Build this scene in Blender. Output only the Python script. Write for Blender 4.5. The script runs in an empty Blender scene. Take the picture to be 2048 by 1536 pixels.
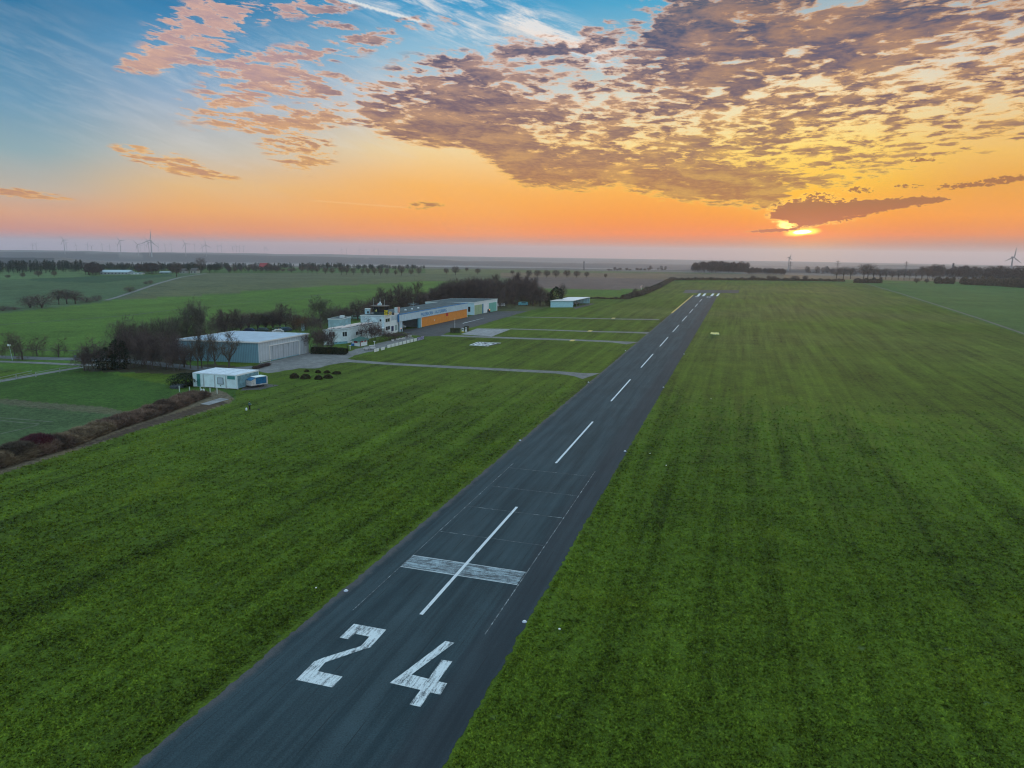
import bpy, math, random
import numpy as np
random.seed(7); np.random.seed(7)
scene = bpy.context.scene
COL = scene.collection
R = math.radians

# ------------------------------------------------------------------ camera
FPX, CAMH = 1440.0, 32.0           # focal length in pixels of a 2048 px wide frame, height above the field
DENOISE = True
HAZE = 0.9e-4
HORIZ, ROLL = 500.6, R(0.8)
PITCH = math.atan((768 - HORIZ) * math.cos(ROLL) / FPX)
fwd = np.array([0, math.cos(PITCH), -math.sin(PITCH)])
r0 = np.array([1.0, 0, 0]); u0 = np.cross(r0, fwd)
right = math.cos(ROLL) * r0 + math.sin(ROLL) * u0
upv = -math.sin(ROLL) * r0 + math.cos(ROLL) * u0
from mathutils import Matrix, Vector
cam_d = bpy.data.cameras.new('camera'); cam = bpy.data.objects.new('camera', cam_d); COL.objects.link(cam)
cam.matrix_world = Matrix(((right[0], upv[0], -fwd[0], 0), (right[1], upv[1], -fwd[1], 0),
                           (right[2], upv[2], -fwd[2], CAMH), (0, 0, 0, 1)))
cam_d.sensor_width = 36; cam_d.lens = 36 * FPX / 2048; cam_d.clip_start = 0.5; cam_d.clip_end = 60000
scene.camera = cam
scene.view_settings.view_transform = 'Standard'; scene.view_settings.look = 'None'
scene.view_settings.gamma = 1; scene.view_settings.exposure = 0.0

def ray(px, py):
    v = fwd * FPX + right * (px - 1024) - upv * (py - 768)
    return v / np.linalg.norm(v)
def yh(px):
    return 500.6 + .01397 * (px - 1024)

# ------------------------------------------------------------------ node helpers
class NT:
    def __init__(s, tree): s.t = tree
    def n(s, typ, **kw):
        nd = s.t.nodes.new(typ)
        for k, v in kw.items(): setattr(nd, k, v)
        return nd
    def put(s, sock, v):
        if isinstance(v, bpy.types.NodeSocket): s.t.links.new(v, sock)
        elif v is not None:
            if isinstance(v, (tuple, list)) and len(v) == 3 and sock.type == 'RGBA': v = (*v, 1)
            sock.default_value = v
    def m(s, op, a, b=None, c=None, clamp=False):
        nd = s.n('ShaderNodeMath', operation=op, use_clamp=clamp)
        for i, v in enumerate((a, b, c)):
            if v is not None: s.put(nd.inputs[i], v)
        return nd.outputs[0]
    def vm(s, op, a, b=None, sc=None):
        nd = s.n('ShaderNodeVectorMath', operation=op)
        s.put(nd.inputs[0], a)
        if b is not None: s.put(nd.inputs[1], b)
        if sc is not None: s.put(nd.inputs['Scale'], sc)
        return nd.outputs['Value'] if op in ('LENGTH', 'DOT_PRODUCT', 'DISTANCE') else nd.outputs[0]
    def mix(s, f, a, b, mode='MIX', clamp=False):
        nd = s.n('ShaderNodeMix', data_type='RGBA', blend_type=mode); nd.clamp_result = clamp
        s.put(nd.inputs[0], f); s.put(nd.inputs[6], a); s.put(nd.inputs[7], b)
        return nd.outputs[2]
    def ss(s, v, a, b, lo=0.0, hi=1.0, kind='SMOOTHSTEP'):
        nd = s.n('ShaderNodeMapRange', interpolation_type=kind)
        for k, x in zip(('Value', 'From Min', 'From Max', 'To Min', 'To Max'), (v, a, b, lo, hi)): s.put(nd.inputs[k], x)
        return nd.outputs[0]
    def noise(s, vec, scale, detail=4, rough=.55, dist=0.0, lac=2.0, dim='3D'):
        nd = s.n('ShaderNodeTexNoise', noise_dimensions=dim); s.put(nd.inputs['Vector'], vec)
        for k, x in zip(('Scale', 'Detail', 'Roughness', 'Distortion', 'Lacunarity'), (scale, detail, rough, dist, lac)): s.put(nd.inputs[k], x)
        return nd.outputs['Fac']
    def voro(s, vec, scale, feature='F1', rnd=1.0, dim='3D'):
        nd = s.n('ShaderNodeTexVoronoi', feature=feature, voronoi_dimensions=dim); s.put(nd.inputs['Vector'], vec)
        nd.inputs['Scale'].default_value = scale; nd.inputs['Randomness'].default_value = rnd
        return nd.outputs['Distance']
    def ramp(s, f, stops, interp='LINEAR'):
        nd = s.n('ShaderNodeValToRGB'); cr = nd.color_ramp; cr.interpolation = interp
        while len(cr.elements) < len(stops): cr.elements.new(0.5)
        for e, (p, c) in zip(cr.elements, stops): e.position = p; e.color = (*c, 1)
        s.put(nd.inputs[0], f); return nd.outputs[0]
    def mapping(s, vec, loc=(0, 0, 0), rot=(0, 0, 0), sc=(1, 1, 1), typ='TEXTURE'):
        nd = s.n('ShaderNodeMapping', vector_type=typ); s.put(nd.inputs[0], vec)
        nd.inputs['Location'].default_value = loc; nd.inputs['Rotation'].default_value = rot; nd.inputs['Scale'].default_value = sc
        return nd.outputs[0]
    def comb(s, x, y, z=0.0):
        nd = s.n('ShaderNodeCombineXYZ')
        for i, v in enumerate((x, y, z)): s.put(nd.inputs[i], v)
        return nd.outputs[0]
def lin(c):
    return tuple(((x / 255) / 12.92 if x <= 10 else ((x / 255 + .055) / 1.055) ** 2.4) for x in c)
def azel(px, py):
    v = ray(px, py); return math.degrees(math.atan2(v[0], v[1])), math.degrees(math.asin(v[2]))

# ------------------------------------------------------------------ sky
SUN_AZ, SUN_EL = azel(1604, 464)
w = bpy.data.worlds.new('World'); scene.world = w; w.use_nodes = True
t = NT(w.node_tree); w.node_tree.nodes.clear()
D = t.n('ShaderNodeTexCoord').outputs['Generated']
sp = t.n('ShaderNodeSeparateXYZ'); t.put(sp.inputs[0], D); dx, dy, dz = sp.outputs
az = t.m('MULTIPLY', t.m('ARCTAN2', dx, dy), 57.29578)
el = t.m('MULTIPLY', t.m('ARCSINE', dz), 57.29578)
S = t.comb(az, el)
ELMAX = 40.0
def column(px, stops, zen):
    st = sorted((max(0.0, azel(px, y)[1]) / ELMAX, lin(c)) for y, c in stops)
    return t.ramp(t.m('DIVIDE', el, ELMAX, clamp=True), st + [(.66, zen), (1.0, zen)])
ZEN = (.58, .86, 1.04)  # unseen sky above the frame, brightened to light the ground
cols = [
 (50, [(0, (28, 116, 162)), (100, (78, 136, 174)), (200, (104, 152, 182)), (300, (142, 170, 178)), (375, (190, 178, 162)), (425, (222, 162, 122)), (460, (214, 136, 112)), (485, (172, 132, 150))], ZEN),
 (400, [(0, (22, 118, 168)), (100, (88, 150, 192)), (200, (150, 174, 198)), (300, (196, 192, 182)), (370, (230, 186, 126)), (420, (242, 172, 96)), (462, (236, 142, 84)), (492, (182, 124, 130))], ZEN),
 (900, [(0, (44, 150, 200)), (100, (140, 188, 214)), (200, (200, 204, 206)), (300, (244, 212, 152)), (370, (252, 184, 92)), (425, (255, 168, 62)), (468, (255, 142, 40)), (495, (190, 120, 112))], ZEN),
 (1300, [(0, (70, 165, 205)), (100, (146, 188, 208)), (200, (224, 220, 200)), (300, (255, 224, 145)), (370, (255, 184, 74)), (430, (255, 156, 40)), (468, (255, 132, 20)), (488, (215, 118, 66)), (502, (176, 120, 115))], ZEN),
 (1600, [(0, (150, 178, 192)), (100, (212, 212, 204)), (200, (248, 232, 188)), (300, (255, 226, 120)), (370, (255, 200, 50)), (430, (255, 155, 12)), (470, (255, 112, 2)), (488, (205, 105, 62)), (505, (176, 132, 130))], ZEN),
 (2000, [(0, (165, 182, 190)), (100, (216, 210, 198)), (200, (232, 210, 165)), (300, (242, 190, 95)), (370, (238, 164, 58)), (430, (252, 156, 40)), (468, (240, 132, 44)), (490, (186, 122, 100)), (512, (170, 132, 136))], ZEN)]
base = None; prev = None
for px, st, zen in cols:
    c = column(px, st, zen); a = azel(px, 400)[0]
    base = c if base is None else t.mix(t.ss(az, prev, a), base, c)
    prev = a
V1 = t.comb(az, el, 1.0)
base = t.mix(t.ss(t.m('ABSOLUTE', az), 52, 105), base, t.ramp(t.m('DIVIDE', el, ELMAX, clamp=True), [(0, (.36, .46, .56)), (.35, (.50, .76, .92)), (1, ZEN)]))  # bright unseen blue sky added behind the camera to light camera-facing walls
def blobs(lst):
    acc = 0.0
    for cx, cy, rx, ry, rot, wt in lst:
        a, e = azel(cx, cy); c, s_ = math.cos(R(rot)), math.sin(R(rot)); rx /= 25.1; ry /= 25.1
        u = t.vm('DOT_PRODUCT', V1, (c / rx, s_ / rx, -(a * c + e * s_) / rx))
        v = t.vm('DOT_PRODUCT', V1, (-s_ / ry, c / ry, -(-a * s_ + e * c) / ry))
        r2 = t.m('MULTIPLY_ADD', u, u, t.m('MULTIPLY', v, v))
        acc = t.m('MULTIPLY_ADD', t.m('SUBTRACT', 1.0, r2, clamp=True), wt, acc)
    return acc
# wispy variation of the clear sky
wisp = t.noise(t.mapping(S, (0, 0, 0), (0, 0, R(-12)), (14, 2.2, 1)), 1.0, 4, .6, .2, dim='2D')
base = t.mix(t.ss(wisp, .35, .75, 0, .08), base, t.mix(.5, base, (.95, .75, .55)), )
# sun glow
SX, SY = SUN_AZ, SUN_EL
gd = t.vm('LENGTH', t.mapping(S, (SX + .35, SY + 1.2, 0), (0, 0, 0), (2.6, 3.2, 1)))
glow = t.m('POWER', 2.718, t.m('MULTIPLY', gd, -1.0))
base = t.mix(t.m('MULTIPLY', glow, .70, clamp=True), base, (1.15, .56, .03))
gd2 = t.vm('LENGTH', t.mapping(S, (SX, SY + .05, 0), (0, 0, 0), (1.9, .62, 1)))
base = t.mix(t.m('MULTIPLY', t.m('POWER', 2.718, t.m('MULTIPLY', t.m('MULTIPLY', gd2, gd2), -1.0)), .95), base, (1.1, .20, .01))
# high thin cirrus and the two contrails
cir = t.noise(t.mapping(S, (0, 0, 0), (0, 0, R(-16)), (5, .8, 1)), 1.0, 6, .7, .3, dim='2D')
cm = blobs([(960, 45, 330, 62, -10, 1.0), (1160, 95, 190, 36, -20, .8), (250, 210, 330, 120, -20, .16), (640, 190, 330, 110, -10, .35)])
base = t.mix(t.m('MULTIPLY', t.ss(cir, .38, .72), cm, clamp=True), base, lin((226, 226, 226)))
def line(x0, y0, x1, y1, wpx, wt, col, wob=.05):
    global base
    a0, e0 = azel(x0, y0); a1, e1 = azel(x1, y1); L = math.hypot(a1 - a0, e1 - e0); an = math.atan2(e1 - e0, a1 - a0)
    v = t.mapping(S, ((a0 + a1) / 2, (e0 + e1) / 2, 0), (0, 0, an), (L / 2, wpx / 25.1, 1))
    s2 = t.n('ShaderNodeSeparateXYZ'); t.put(s2.inputs[0], v)
    nz = t.noise(S, 5.0, 5, .7, dim='2D')
    yy = t.m('ADD', s2.outputs[1], t.m('MULTIPLY', t.m('SUBTRACT', nz, .5), 1.6))
    f = t.m('MULTIPLY', t.ss(t.m('ABSOLUTE', yy), .2, 1.0, 1, 0), t.ss(t.m('ABSOLUTE', s2.outputs[0]), .75, 1.0, 1, 0))
    base = t.mix(t.m('MULTIPLY', f, wt), base, col)
line(672, -6, 860, 48, 4, .8, lin((235, 235, 232))); line(980, 48, 1260, 112, 13, .55, lin((240, 228, 218)))
line(610, 400, 830, 416, 2, .25, lin((255, 215, 160)))
# cloud sheet seen in perspective: cells shrink and close up towards the horizon
iz = t.m('DIVIDE', 1.0, t.m('ADD', t.m('MAXIMUM', dz, 0.0), .14))
P0 = t.comb(t.m('DIVIDE', t.m('SUBTRACT', dx, .30), t.m('ADD', t.m('MAXIMUM', dz, 0.0), .21)), t.m('MULTIPLY', t.m('LOGARITHM', iz, 2.718), 3.3))
wv = t.n('ShaderNodeTexNoise', noise_dimensions='2D'); t.put(wv.inputs['Vector'], P0); wv.inputs['Scale'].default_value = 5.0; wv.inputs['Detail'].default_value = 2
P1 = t.vm('ADD', P0, t.vm('SCALE', t.vm('SUBTRACT', wv.outputs['Color'], (.5, .5, .5)), sc=.06))
n1 = t.m('ADD', t.m('MULTIPLY', t.noise(P1, 9, 5, .58, dim='2D'), .40), t.m('MULTIPLY', t.noise(P1, 19, 7, .68, dim='2D'), .60))
l0 = t.noise(P1, 5, 4, .6, dim='2D'); puff = t.voro(t.vm('MULTIPLY', P1, (1.0, .85, 1.0)), 15, 'F1', 1.0, '2D')
n1 = t.m('ADD', n1, t.m('MULTIPLY', t.m('SUBTRACT', .44, puff), .20))
big = t.noise(P0, 3.0, 2, .5, dim='2D')
# envelope of the big sheet: lower edge, upper edge, extra density along the lower edge
env = [(600, 205, 200, 0), (680, 232, 185, .3), (760, 275, 150, .9), (850, 292, 118, 1), (930, 292, 100, 1), (970, 318, 95, 1), (1040, 372, 92, 1), (1110, 382, 92, .9), (1220, 376, 88, .9), (1290, 392, 40, 1),
       (1400, 402, -60, 1), (1480, 412, -120, 1), (1545, 420, -200, .8), (1590, 385, -200, .1), (1700, 378, -200, 0), (1800, 352, -200, 0), (1900, 318, -200, 0), (2048, 300, -200, 0)]
A0, A1 = -12.0, 36.0
ev = t.ramp(t.m('DIVIDE', t.m('SUBTRACT', az, A0), A1 - A0, clamp=True),
            [((azel(x, y)[0] - A0) / (A1 - A0), (azel(x, y)[1] / 20, min(1.0, azel(x, u_)[1] / 30), am)) for x, y, u_, am in env])
es = t.n('ShaderNodeSeparateColor'); t.put(es.inputs[0], ev)
lo_ = t.m('SUBTRACT', el, t.m('MULTIPLY', es.outputs[0], 20.0)); hi_ = t.m('SUBTRACT', t.m('MULTIPLY', es.outputs[1], 30.0), el)
inside = t.m('MULTIPLY', t.ss(lo_, -.9, 1.1), t.ss(hi_, -1.6, 2.4))
inside = t.m('MULTIPLY', inside, t.ss(az, azel(640, 200)[0], azel(800, 200)[0]))
fade_r = t.ss(az, azel(1650, 200)[0], azel(1980, 200)[0], .50, .38)
band = t.m('MULTIPLY', t.m('MULTIPLY', t.ss(lo_, 0, 5.2, 1, 0), es.outputs[2]), .50)
M = t.m('MULTIPLY', inside, t.m('ADD', fade_r, band))
M = t.m('ADD', M, blobs([
 (1400, 60, 170, 110, 0, .40), (1680, 75, 200, 60, 0, .34), (1900, 40, 200, 60, 8, .30), (1990, 150, 120, 60, 0, .12), (950, 200, 230, 90, -12, .20), (1480, 200, 300, 70, 0, .10),
 # loose pink puffs left
 (410, 42, 120, 44, 10, .36), (530, 10, 140, 34, 6, .42), (645, 16, 80, 16, 4, .56), (370, 85, 115, 40, 22, .34), (335, 118, 60, 24, 30, .40), (665, 52, 50, 11, 0, .6), (735, 78, 75, 22, 5, .52), (850, 48, 80, 18, 5, .48),
 (610, 108, 150, 26, 8, .42), (520, 150, 150, 38, -10, .58), (640, 165, 120, 34, 0, .38), (455, 200, 120, 56, 20, .34),
 (620, 236, 180, 30, 8, .46), (590, 285, 95, 62, -22, .48), (320, 318, 90, 19, -10, .7), (400, 347, 80, 10, -5, .62), (850, 410, 48, 11, 3, .85), (20, 384, 100, 9, -5, .72),
 (300, 118, 70, 22, 20, .5), (1090, 100, 120, 30, -5, .5), (1200, 70, 50, 30, 0, .65)]))
dens = t.m('ADD', M, t.m('ADD', t.m('MULTIPLY', t.m('SUBTRACT', n1, .5), t.m('MULTIPLY_ADD', band, -2.6, t.ss(az, -13, -5, 4.6, 3.05))), t.m('MULTIPLY', t.m('SUBTRACT', big, .5), .8)))
alpha = t.m('MULTIPLY', t.ss(dens, .20, .64), t.ss(M, .05, .3))
core = t.ss(dens, .34, .76)
lit = t.ss(l0, .42, .66)
lit_c = t.ramp(t.m('DIVIDE', el, 20.0, clamp=True), [(0, lin((250, 160, 60))), (.2, lin((255, 196, 80))), (.45, lin((252, 192, 118))), (.7, lin((246, 192, 156))), (1, lin((246, 196, 168)))])
lit_r = t.ramp(t.m('DIVIDE', el, 20.0, clamp=True), [(0, lin((255, 180, 40))), (.25, lin((255, 210, 90))), (.5, lin((250, 188, 104))), (.8, lin((236, 168, 96))), (1, lin((228, 164, 108)))])
lit_c = t.mix(t.ss(az, 4, 18), lit_c, lit_r)
drk_c = t.ramp(t.m('DIVIDE', el, 20.0, clamp=True), [(0, lin((160, 96, 55))), (.18, lin((172, 112, 66))), (.34, lin((152, 108, 92))), (.5, lin((108, 82, 98))), (.7, lin((80, 74, 104))), (.86, lin((56, 74, 104))), (1, lin((34, 74, 108)))])
drk_l = t.ramp(t.m('DIVIDE', el, 20.0, clamp=True), [(0, lin((190, 130, 100))), (.4, lin((190, 140, 110))), (.6, lin((176, 144, 148))), (1, lin((196, 164, 162)))])
drk_c = t.mix(t.ss(az, -19, -8), drk_l, drk_c)
shade = t.m('MULTIPLY', core, t.m('SUBTRACT', 1.0, t.m('MULTIPLY', lit, .30)), clamp=True)
drk_c = t.mix(t.ss(t.noise(P1, 30, 5, .65, dim='2D'), .35, .7, 0, .35), drk_c, t.mix(.5, drk_c, lit_c))
cc = t.mix(shade, lit_c, drk_c)
sky = t.mix(t.m('MULTIPLY', alpha, .93), base, cc)
# the low bank in front of the sun, the slivers and the bright gaps
nb = t.noise(t.mapping(S, (0, 0, 0), (0, 0, 0), (1.6, .62, 1)), 1.0, 7, .62, dim='2D')
Sun = t.vm('LENGTH', t.mapping(t.vm('ADD', S, t.comb(0.0, t.m('MULTIPLY', t.m('SUBTRACT', nb, .5), .25))), (SX + .02, SY, 0), (0, 0, R(5)), (1.0, .24, 1)))
sky = t.mix(t.ss(Sun, .5, 1.5, 1, 0), sky, (2.6, 1.5, .12)); sky = t.mix(t.ss(Sun, .42, .75, 1, 0), sky, (4, 3.2, 1.8))
a2, e2 = azel(1573, 449)
G2 = t.vm('LENGTH', t.mapping(S, (a2, e2, 0), (0, 0, R(-14)), (.95, .34, 1)))
G2 = t.m('ADD', G2, t.m('MULTIPLY', t.m('SUBTRACT', nb, .5), 2.2))
sky = t.mix(t.ss(G2, .3, 1.3, 1, 0), sky, (2.6, 1.7, .45))
bank = blobs([(1600, 420, 62, 24, 0, .9), (1665, 423, 95, 24, 5, .9), (1760, 411, 110, 13, 6, .9), (1845, 402, 46, 6, 3, .7), (1560, 432, 34, 8, 0, .6), (1625, 440, 50, 15, 16, .6),
              (1545, 461, 56, 4, 3, .9), (1640, 392, 40, 9, 0, .45), (1718, 380, 30, 8, 0, .55), (1815, 372, 30, 5, 0, .45), (1905, 372, 45, 7, 3, .5), (2010, 360, 70, 8, 8, .7), (1842, 320, 26, 7, 0, .5)])
nb2 = t.noise(t.mapping(S, (0, 0, 0), (0, 0, 0), (.42, .20, 1)), 1.0, 6, .66, dim='2D')
bd = t.m('ADD', bank, t.m('MULTIPLY', t.m('SUBTRACT', nb2, .5), 2.0))
rim = t.m('MULTIPLY', t.m('MULTIPLY', t.ss(bd, .02, .30), t.ss(bank, .02, .15)), t.m('POWER', 2.718, t.m('MULTIPLY', t.vm('LENGTH', t.mapping(S, (SX, SY + .8, 0), (0, 0, 0), (2.2, 1.6, 1))), -1.0)), clamp=True)
sky = t.mix(t.m('MULTIPLY', rim, 1.0, clamp=True), sky, (1.5, .95, .16))
sky = t.mix(t.m('MULTIPLY', t.m('MULTIPLY', t.ss(bd, .30, .50), t.ss(bank, .04, .2)), .96), sky, t.ramp(t.m('DIVIDE', el, 8.0, clamp=True), [(0, lin((205, 90, 35))), (.28, lin((196, 100, 45))), (.45, lin((170, 106, 60))), (1, lin((160, 115, 80)))]))
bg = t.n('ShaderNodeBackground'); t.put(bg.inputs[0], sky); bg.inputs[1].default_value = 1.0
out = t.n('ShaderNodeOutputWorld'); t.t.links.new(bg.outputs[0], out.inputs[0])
w.cycles.sampling_method = 'MANUAL'; w.cycles.sample_map_resolution = 1024

# ------------------------------------------------------------------ sun
sl = bpy.data.lights.new('sun', 'SUN'); so = bpy.data.objects.new('sun', sl); COL.objects.link(so)
sl.energy = 1.2; sl.angle = R(3.0); sl.color = (1, .55, .25)
sd = Vector((math.sin(R(SUN_AZ)) * math.cos(R(SUN_EL)), math.cos(R(SUN_AZ)) * math.cos(R(SUN_EL)), math.sin(R(SUN_EL))))
so.rotation_euler = sd.to_track_quat('Z', 'Y').to_euler(); so.location = (0, -20, 60)

# ------------------------------------------------------------------ terrain
def sstep(x, a, b):
    k = np.clip((np.asarray(x, float) - a) / (b - a), 0, 1); return k * k * (3 - 2 * k)
def vnoise(x, y, seed=0):
    def h(i, j):
        v = np.sin(i * 127.1 + j * 311.7 + seed * 74.7) * 43758.5453; return v - np.floor(v)
    i = np.floor(x); j = np.floor(y); u = x - i; v = y - j; u = u * u * (3 - 2 * u); v = v * v * (3 - 2 * v)
    return (h(i, j) * (1 - u) + h(i + 1, j) * u) * (1 - v) + (h(i, j + 1) * (1 - u) + h(i + 1, j + 1) * u) * v
def fbm(x, y, o=4, seed=0):
    s = 0; a = .5
    for k in range(o): s = s + a * vnoise(x * 2 ** k, y * 2 ** k, seed + k); a *= .5
    return s
def crest(azd, Rr, pts):
    # height of a crest at range Rr whose outline passes image points (px, py)
    a = [azel(px, 510)[0] for px, _ in pts]; z = [CAMH + Rr * ray(px, py)[2] / math.hypot(*ray(px, py)[:2]) for px, py in pts]
    return np.interp(azd, a, z)
RID1 = [(-400, 494), (0, 497), (120, 498), (240, 502), (500, 504), (700, 508), (900, 514), (1100, 519), (1400, 527), (1640, 530), (1900, 531), (2048, 535), (2400, 540)]
RID2 = [(-400, 500), (0, 504), (250, 504), (520, 510), (800, 517), (1100, 526), (1400, 533), (1640, 536), (1760, 530), (2048, 533), (2400, 540)]
RID3 = [(-400, 515), (0, 513), (120, 514), (190, 521), (300, 529), (600, 533), (1100, 536), (1300, 540), (1640, 538), (1800, 537), (2048, 540), (2400, 545)]
def terr(x, y):
    x = np.asarray(x, float); y = np.asarray(y, float)
    Rr = np.hypot(x, y) + 1e-6; azd = np.degrees(np.arctan2(x, y)); front = np.abs(azd) < 75
    z = -sstep(Rr, 1330, 2300) * 62
    left = sstep(-azd, 14, 22) * sstep(Rr, 330, 420) * (1 - sstep(Rr, 800, 1000))
    z = z - left * 5.0 * np.exp(-((Rr - 560) / 120) ** 2)
    n = fbm(x / 260, y / 260, 4)
    for Rc, wd, pts, na in ((2500, 330, RID3, 9), (5000, 700, RID2, 22), (7600, 900, RID1, 26)):
        g = np.exp(-((Rr - Rc) / wd) ** 2)
        c = crest(azd, Rc, pts) + na * (n - .5) * .8
        z = np.where(front, z * (1 - g) + c * g, z)
    return z
def G(px, py, dz=0.0):
    v = ray(px, py); s = -CAMH / v[2] if v[2] < 0 else 9000.0
    lo, hi = 0.0, None
    if s * math.hypot(v[0], v[1]) < 320: return np.array([v[0] * s * (1 - dz / CAMH), v[1] * s * (1 - dz / CAMH), dz])
    k = np.arange(300, 9000, 4.0); k = k / math.hypot(v[0], v[1])
    h = CAMH + v[2] * k - terr(v[0] * k, v[1] * k)
    i = np.argmax(h < 0) if (h < 0).any() else len(k) - 1
    return np.array([v[0] * k[i], v[1] * k[i], CAMH + v[2] * k[i]])
def ztop(p, pyb, pyt, px=None):
    """height above the base p of something whose top shows at image row pyt"""
    px = px if px is not None else 1024
    d = np.dot(np.array([p[0], p[1], p[2] - CAMH]), fwd)
    # move straight up until the projection reaches pyt
    lo, hi = 0.0, 400.0
    for _ in range(40):
        m = (lo + hi) / 2; v = np.array([p[0], p[1], p[2] + m - CAMH]); yy = 768 - FPX * v @ upv / (v @ fwd)
        if yy > pyt: lo = m
        else: hi = m
    return lo

# ------------------------------------------------------------------ materials
MATS = {}
def pmat(name, col, rough=.8, metal=0, var=0.0, vscale=1.0, bump=0, bscale=20, col2=None, spec=.3, coat=0, emit=None, estr=0, detail=4, obj=False):
    if name in MATS: return MATS[name]
    m = bpy.data.materials.new(name); m.use_nodes = True; q = NT(m.node_tree); b = m.node_tree.nodes['Principled BSDF']
    b.inputs['Roughness'].default_value = rough; b.inputs['Metallic'].default_value = metal; b.inputs['Specular IOR Level'].default_value = spec
    tc = q.n('ShaderNodeTexCoord').outputs['Object'] if obj else q.n('ShaderNodeNewGeometry').outputs['Position']
    c = col
    if var or col2:
        f = q.noise(tc, vscale, detail, .6)
        c2 = col2 or tuple(max(0, x * (1 - var)) for x in col); c1 = col if col2 else tuple(min(1, x * (1 + var)) for x in col)
        c = q.mix(q.ss(f, .32, .68), c2, c1)
    q.put(b.inputs['Base Color'], c)
    if bump:
        bn = q.n('ShaderNodeBump'); q.put(bn.inputs['Height'], q.noise(tc, bscale, 4, .6)); bn.inputs['Strength'].default_value = bump; bn.inputs['Distance'].default_value = .1
        q.put(b.inputs['Normal'], bn.outputs[0])
    if emit: b.inputs['Emission Color'].default_value = (*emit, 1); b.inputs['Emission Strength'].default_value = estr
    MATS[name] = m; return m

# ------------------------------------------------------------------ mesh building
class MB:
    def __init__(s): s.v = []; s.f = []; s.k = 0
    def add(s, vs, fs):
        o = len(s.v); s.v += [tuple(map(float, p)) for p in vs]; s.f += [tuple(o + i for i in f) for f in fs]; return s
    def prism(s, pts, z0, z1):
        n = len(pts); a = [(p[0], p[1], z0 if np.isscalar(z0) else z0[i]) for i, p in enumerate(pts)]
        b = [(p[0], p[1], z1 if np.isscalar(z1) else z1[i]) for i, p in enumerate(pts)]
        return s.add(a + b, [tuple(range(n))[::-1], tuple(range(n, 2 * n))] + [(i, (i + 1) % n, n + (i + 1) % n, n + i) for i in range(n)])
    def box(s, c, sz, ang=0.0):
        x, y = sz[0] / 2, sz[1] / 2; ca, sa = math.cos(ang), math.sin(ang)
        pts = [(c[0] + a * ca - b * sa, c[1] + a * sa + b * ca) for a, b in ((-x, -y), (x, -y), (x, y), (-x, y))]
        return s.prism(pts, c[2], c[2] + sz[2])
    def tube(s, p, q, r, r2=None, n=6):
        p = Vector(p); q = Vector(q); r2 = r if r2 is None else r2; d = (q - p).normalized()
        a = d.orthogonal().normalized(); b = d.cross(a)
        vs = [tuple(p + (a * math.cos(6.2832 * i / n) + b * math.sin(6.2832 * i / n)) * r) for i in range(n)] + \
             [tuple(q + (a * math.cos(6.2832 * i / n) + b * math.sin(6.2832 * i / n)) * r2) for i in range(n)]
        return s.add(vs, [tuple(range(n))[::-1], tuple(range(n, 2 * n))] + [(i, (i + 1) % n, n + (i + 1) % n, n + i) for i in range(n)])
    def lathe(s, c, prof, n=12):
        vs = []; fs = []
        for r, z in prof: vs += [(c[0] + r * math.cos(6.2832 * i / n), c[1] + r * math.sin(6.2832 * i / n), c[2] + z) for i in range(n)]
        for j in range(len(prof) - 1): fs += [(j * n + i, j * n + (i + 1) % n, (j + 1) * n + (i + 1) % n, (j + 1) * n + i) for i in range(n)]
        fs += [tuple(range(n))[::-1], tuple(range((len(prof) - 1) * n, len(prof) * n))]
        return s.add(vs, fs)
    def build(s, name, mat, parent=None, smooth=False, loc=(0, 0, 0)):
        me = bpy.data.meshes.new(name); me.from_pydata([(a - loc[0], b - loc[1], c - loc[2]) for a, b, c in s.v], [], s.f); me.materials.append(mat)
        if smooth: me.polygons.foreach_set('use_smooth', [True] * len(me.polygons))
        o = bpy.data.objects.new(name, me); COL.objects.link(o)
        if parent is not None:
            o.parent = parent; q_ = parent; w_ = Vector((0, 0, 0))
            while q_ is not None: w_ = w_ + q_.location; q_ = q_.parent
            o.location = -w_
        else: o.location = loc
        return o
def np_mesh(name, V, F, mat):
    me = bpy.data.meshes.new(name); V = np.asarray(V, np.float32); F = np.asarray(F, np.int32); k = F.shape[1]
    me.vertices.add(len(V)); me.vertices.foreach_set('co', V.ravel())
    me.loops.add(F.size); me.loops.foreach_set('vertex_index', F.ravel())
    me.polygons.add(len(F)); me.polygons.foreach_set('loop_start', np.arange(0, F.size, k, dtype=np.int32))
    me.update(calc_edges=True); me.validate(); me.materials.append(mat)
    return me
def tag(o, label=None, cat=None, group=None, kind=None):
    if label: o['label'] = label
    if cat: o['category'] = cat
    if group: o['group'] = group
    if kind: o['kind'] = kind
    return o
def empty(name, loc, label, cat, group=None, rz=0):
    o = bpy.data.objects.new(name, None); COL.objects.link(o); o.location = tuple(loc); o.rotation_euler = (0, 0, rz)
    return tag(o, label, cat, group)
def link_mesh(name, me, parent=None, loc=(0, 0, 0)):
    o = bpy.data.objects.new(name, me); COL.objects.link(o); o.parent = parent; o.location = loc; return o
ORD = ['first', 'second', 'third', 'fourth', 'fifth', 'sixth', 'seventh', 'eighth', 'ninth', 'tenth', 'eleventh', 'twelfth', 'thirteenth', 'fourteenth', 'fifteenth', 'sixteenth', 'seventeenth', 'eighteenth', 'nineteenth', 'twentieth',
       'twenty-first', 'twenty-second', 'twenty-third', 'twenty-fourth', 'twenty-fifth', 'twenty-sixth', 'twenty-seventh', 'twenty-eighth', 'twenty-ninth', 'thirtieth']

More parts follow.
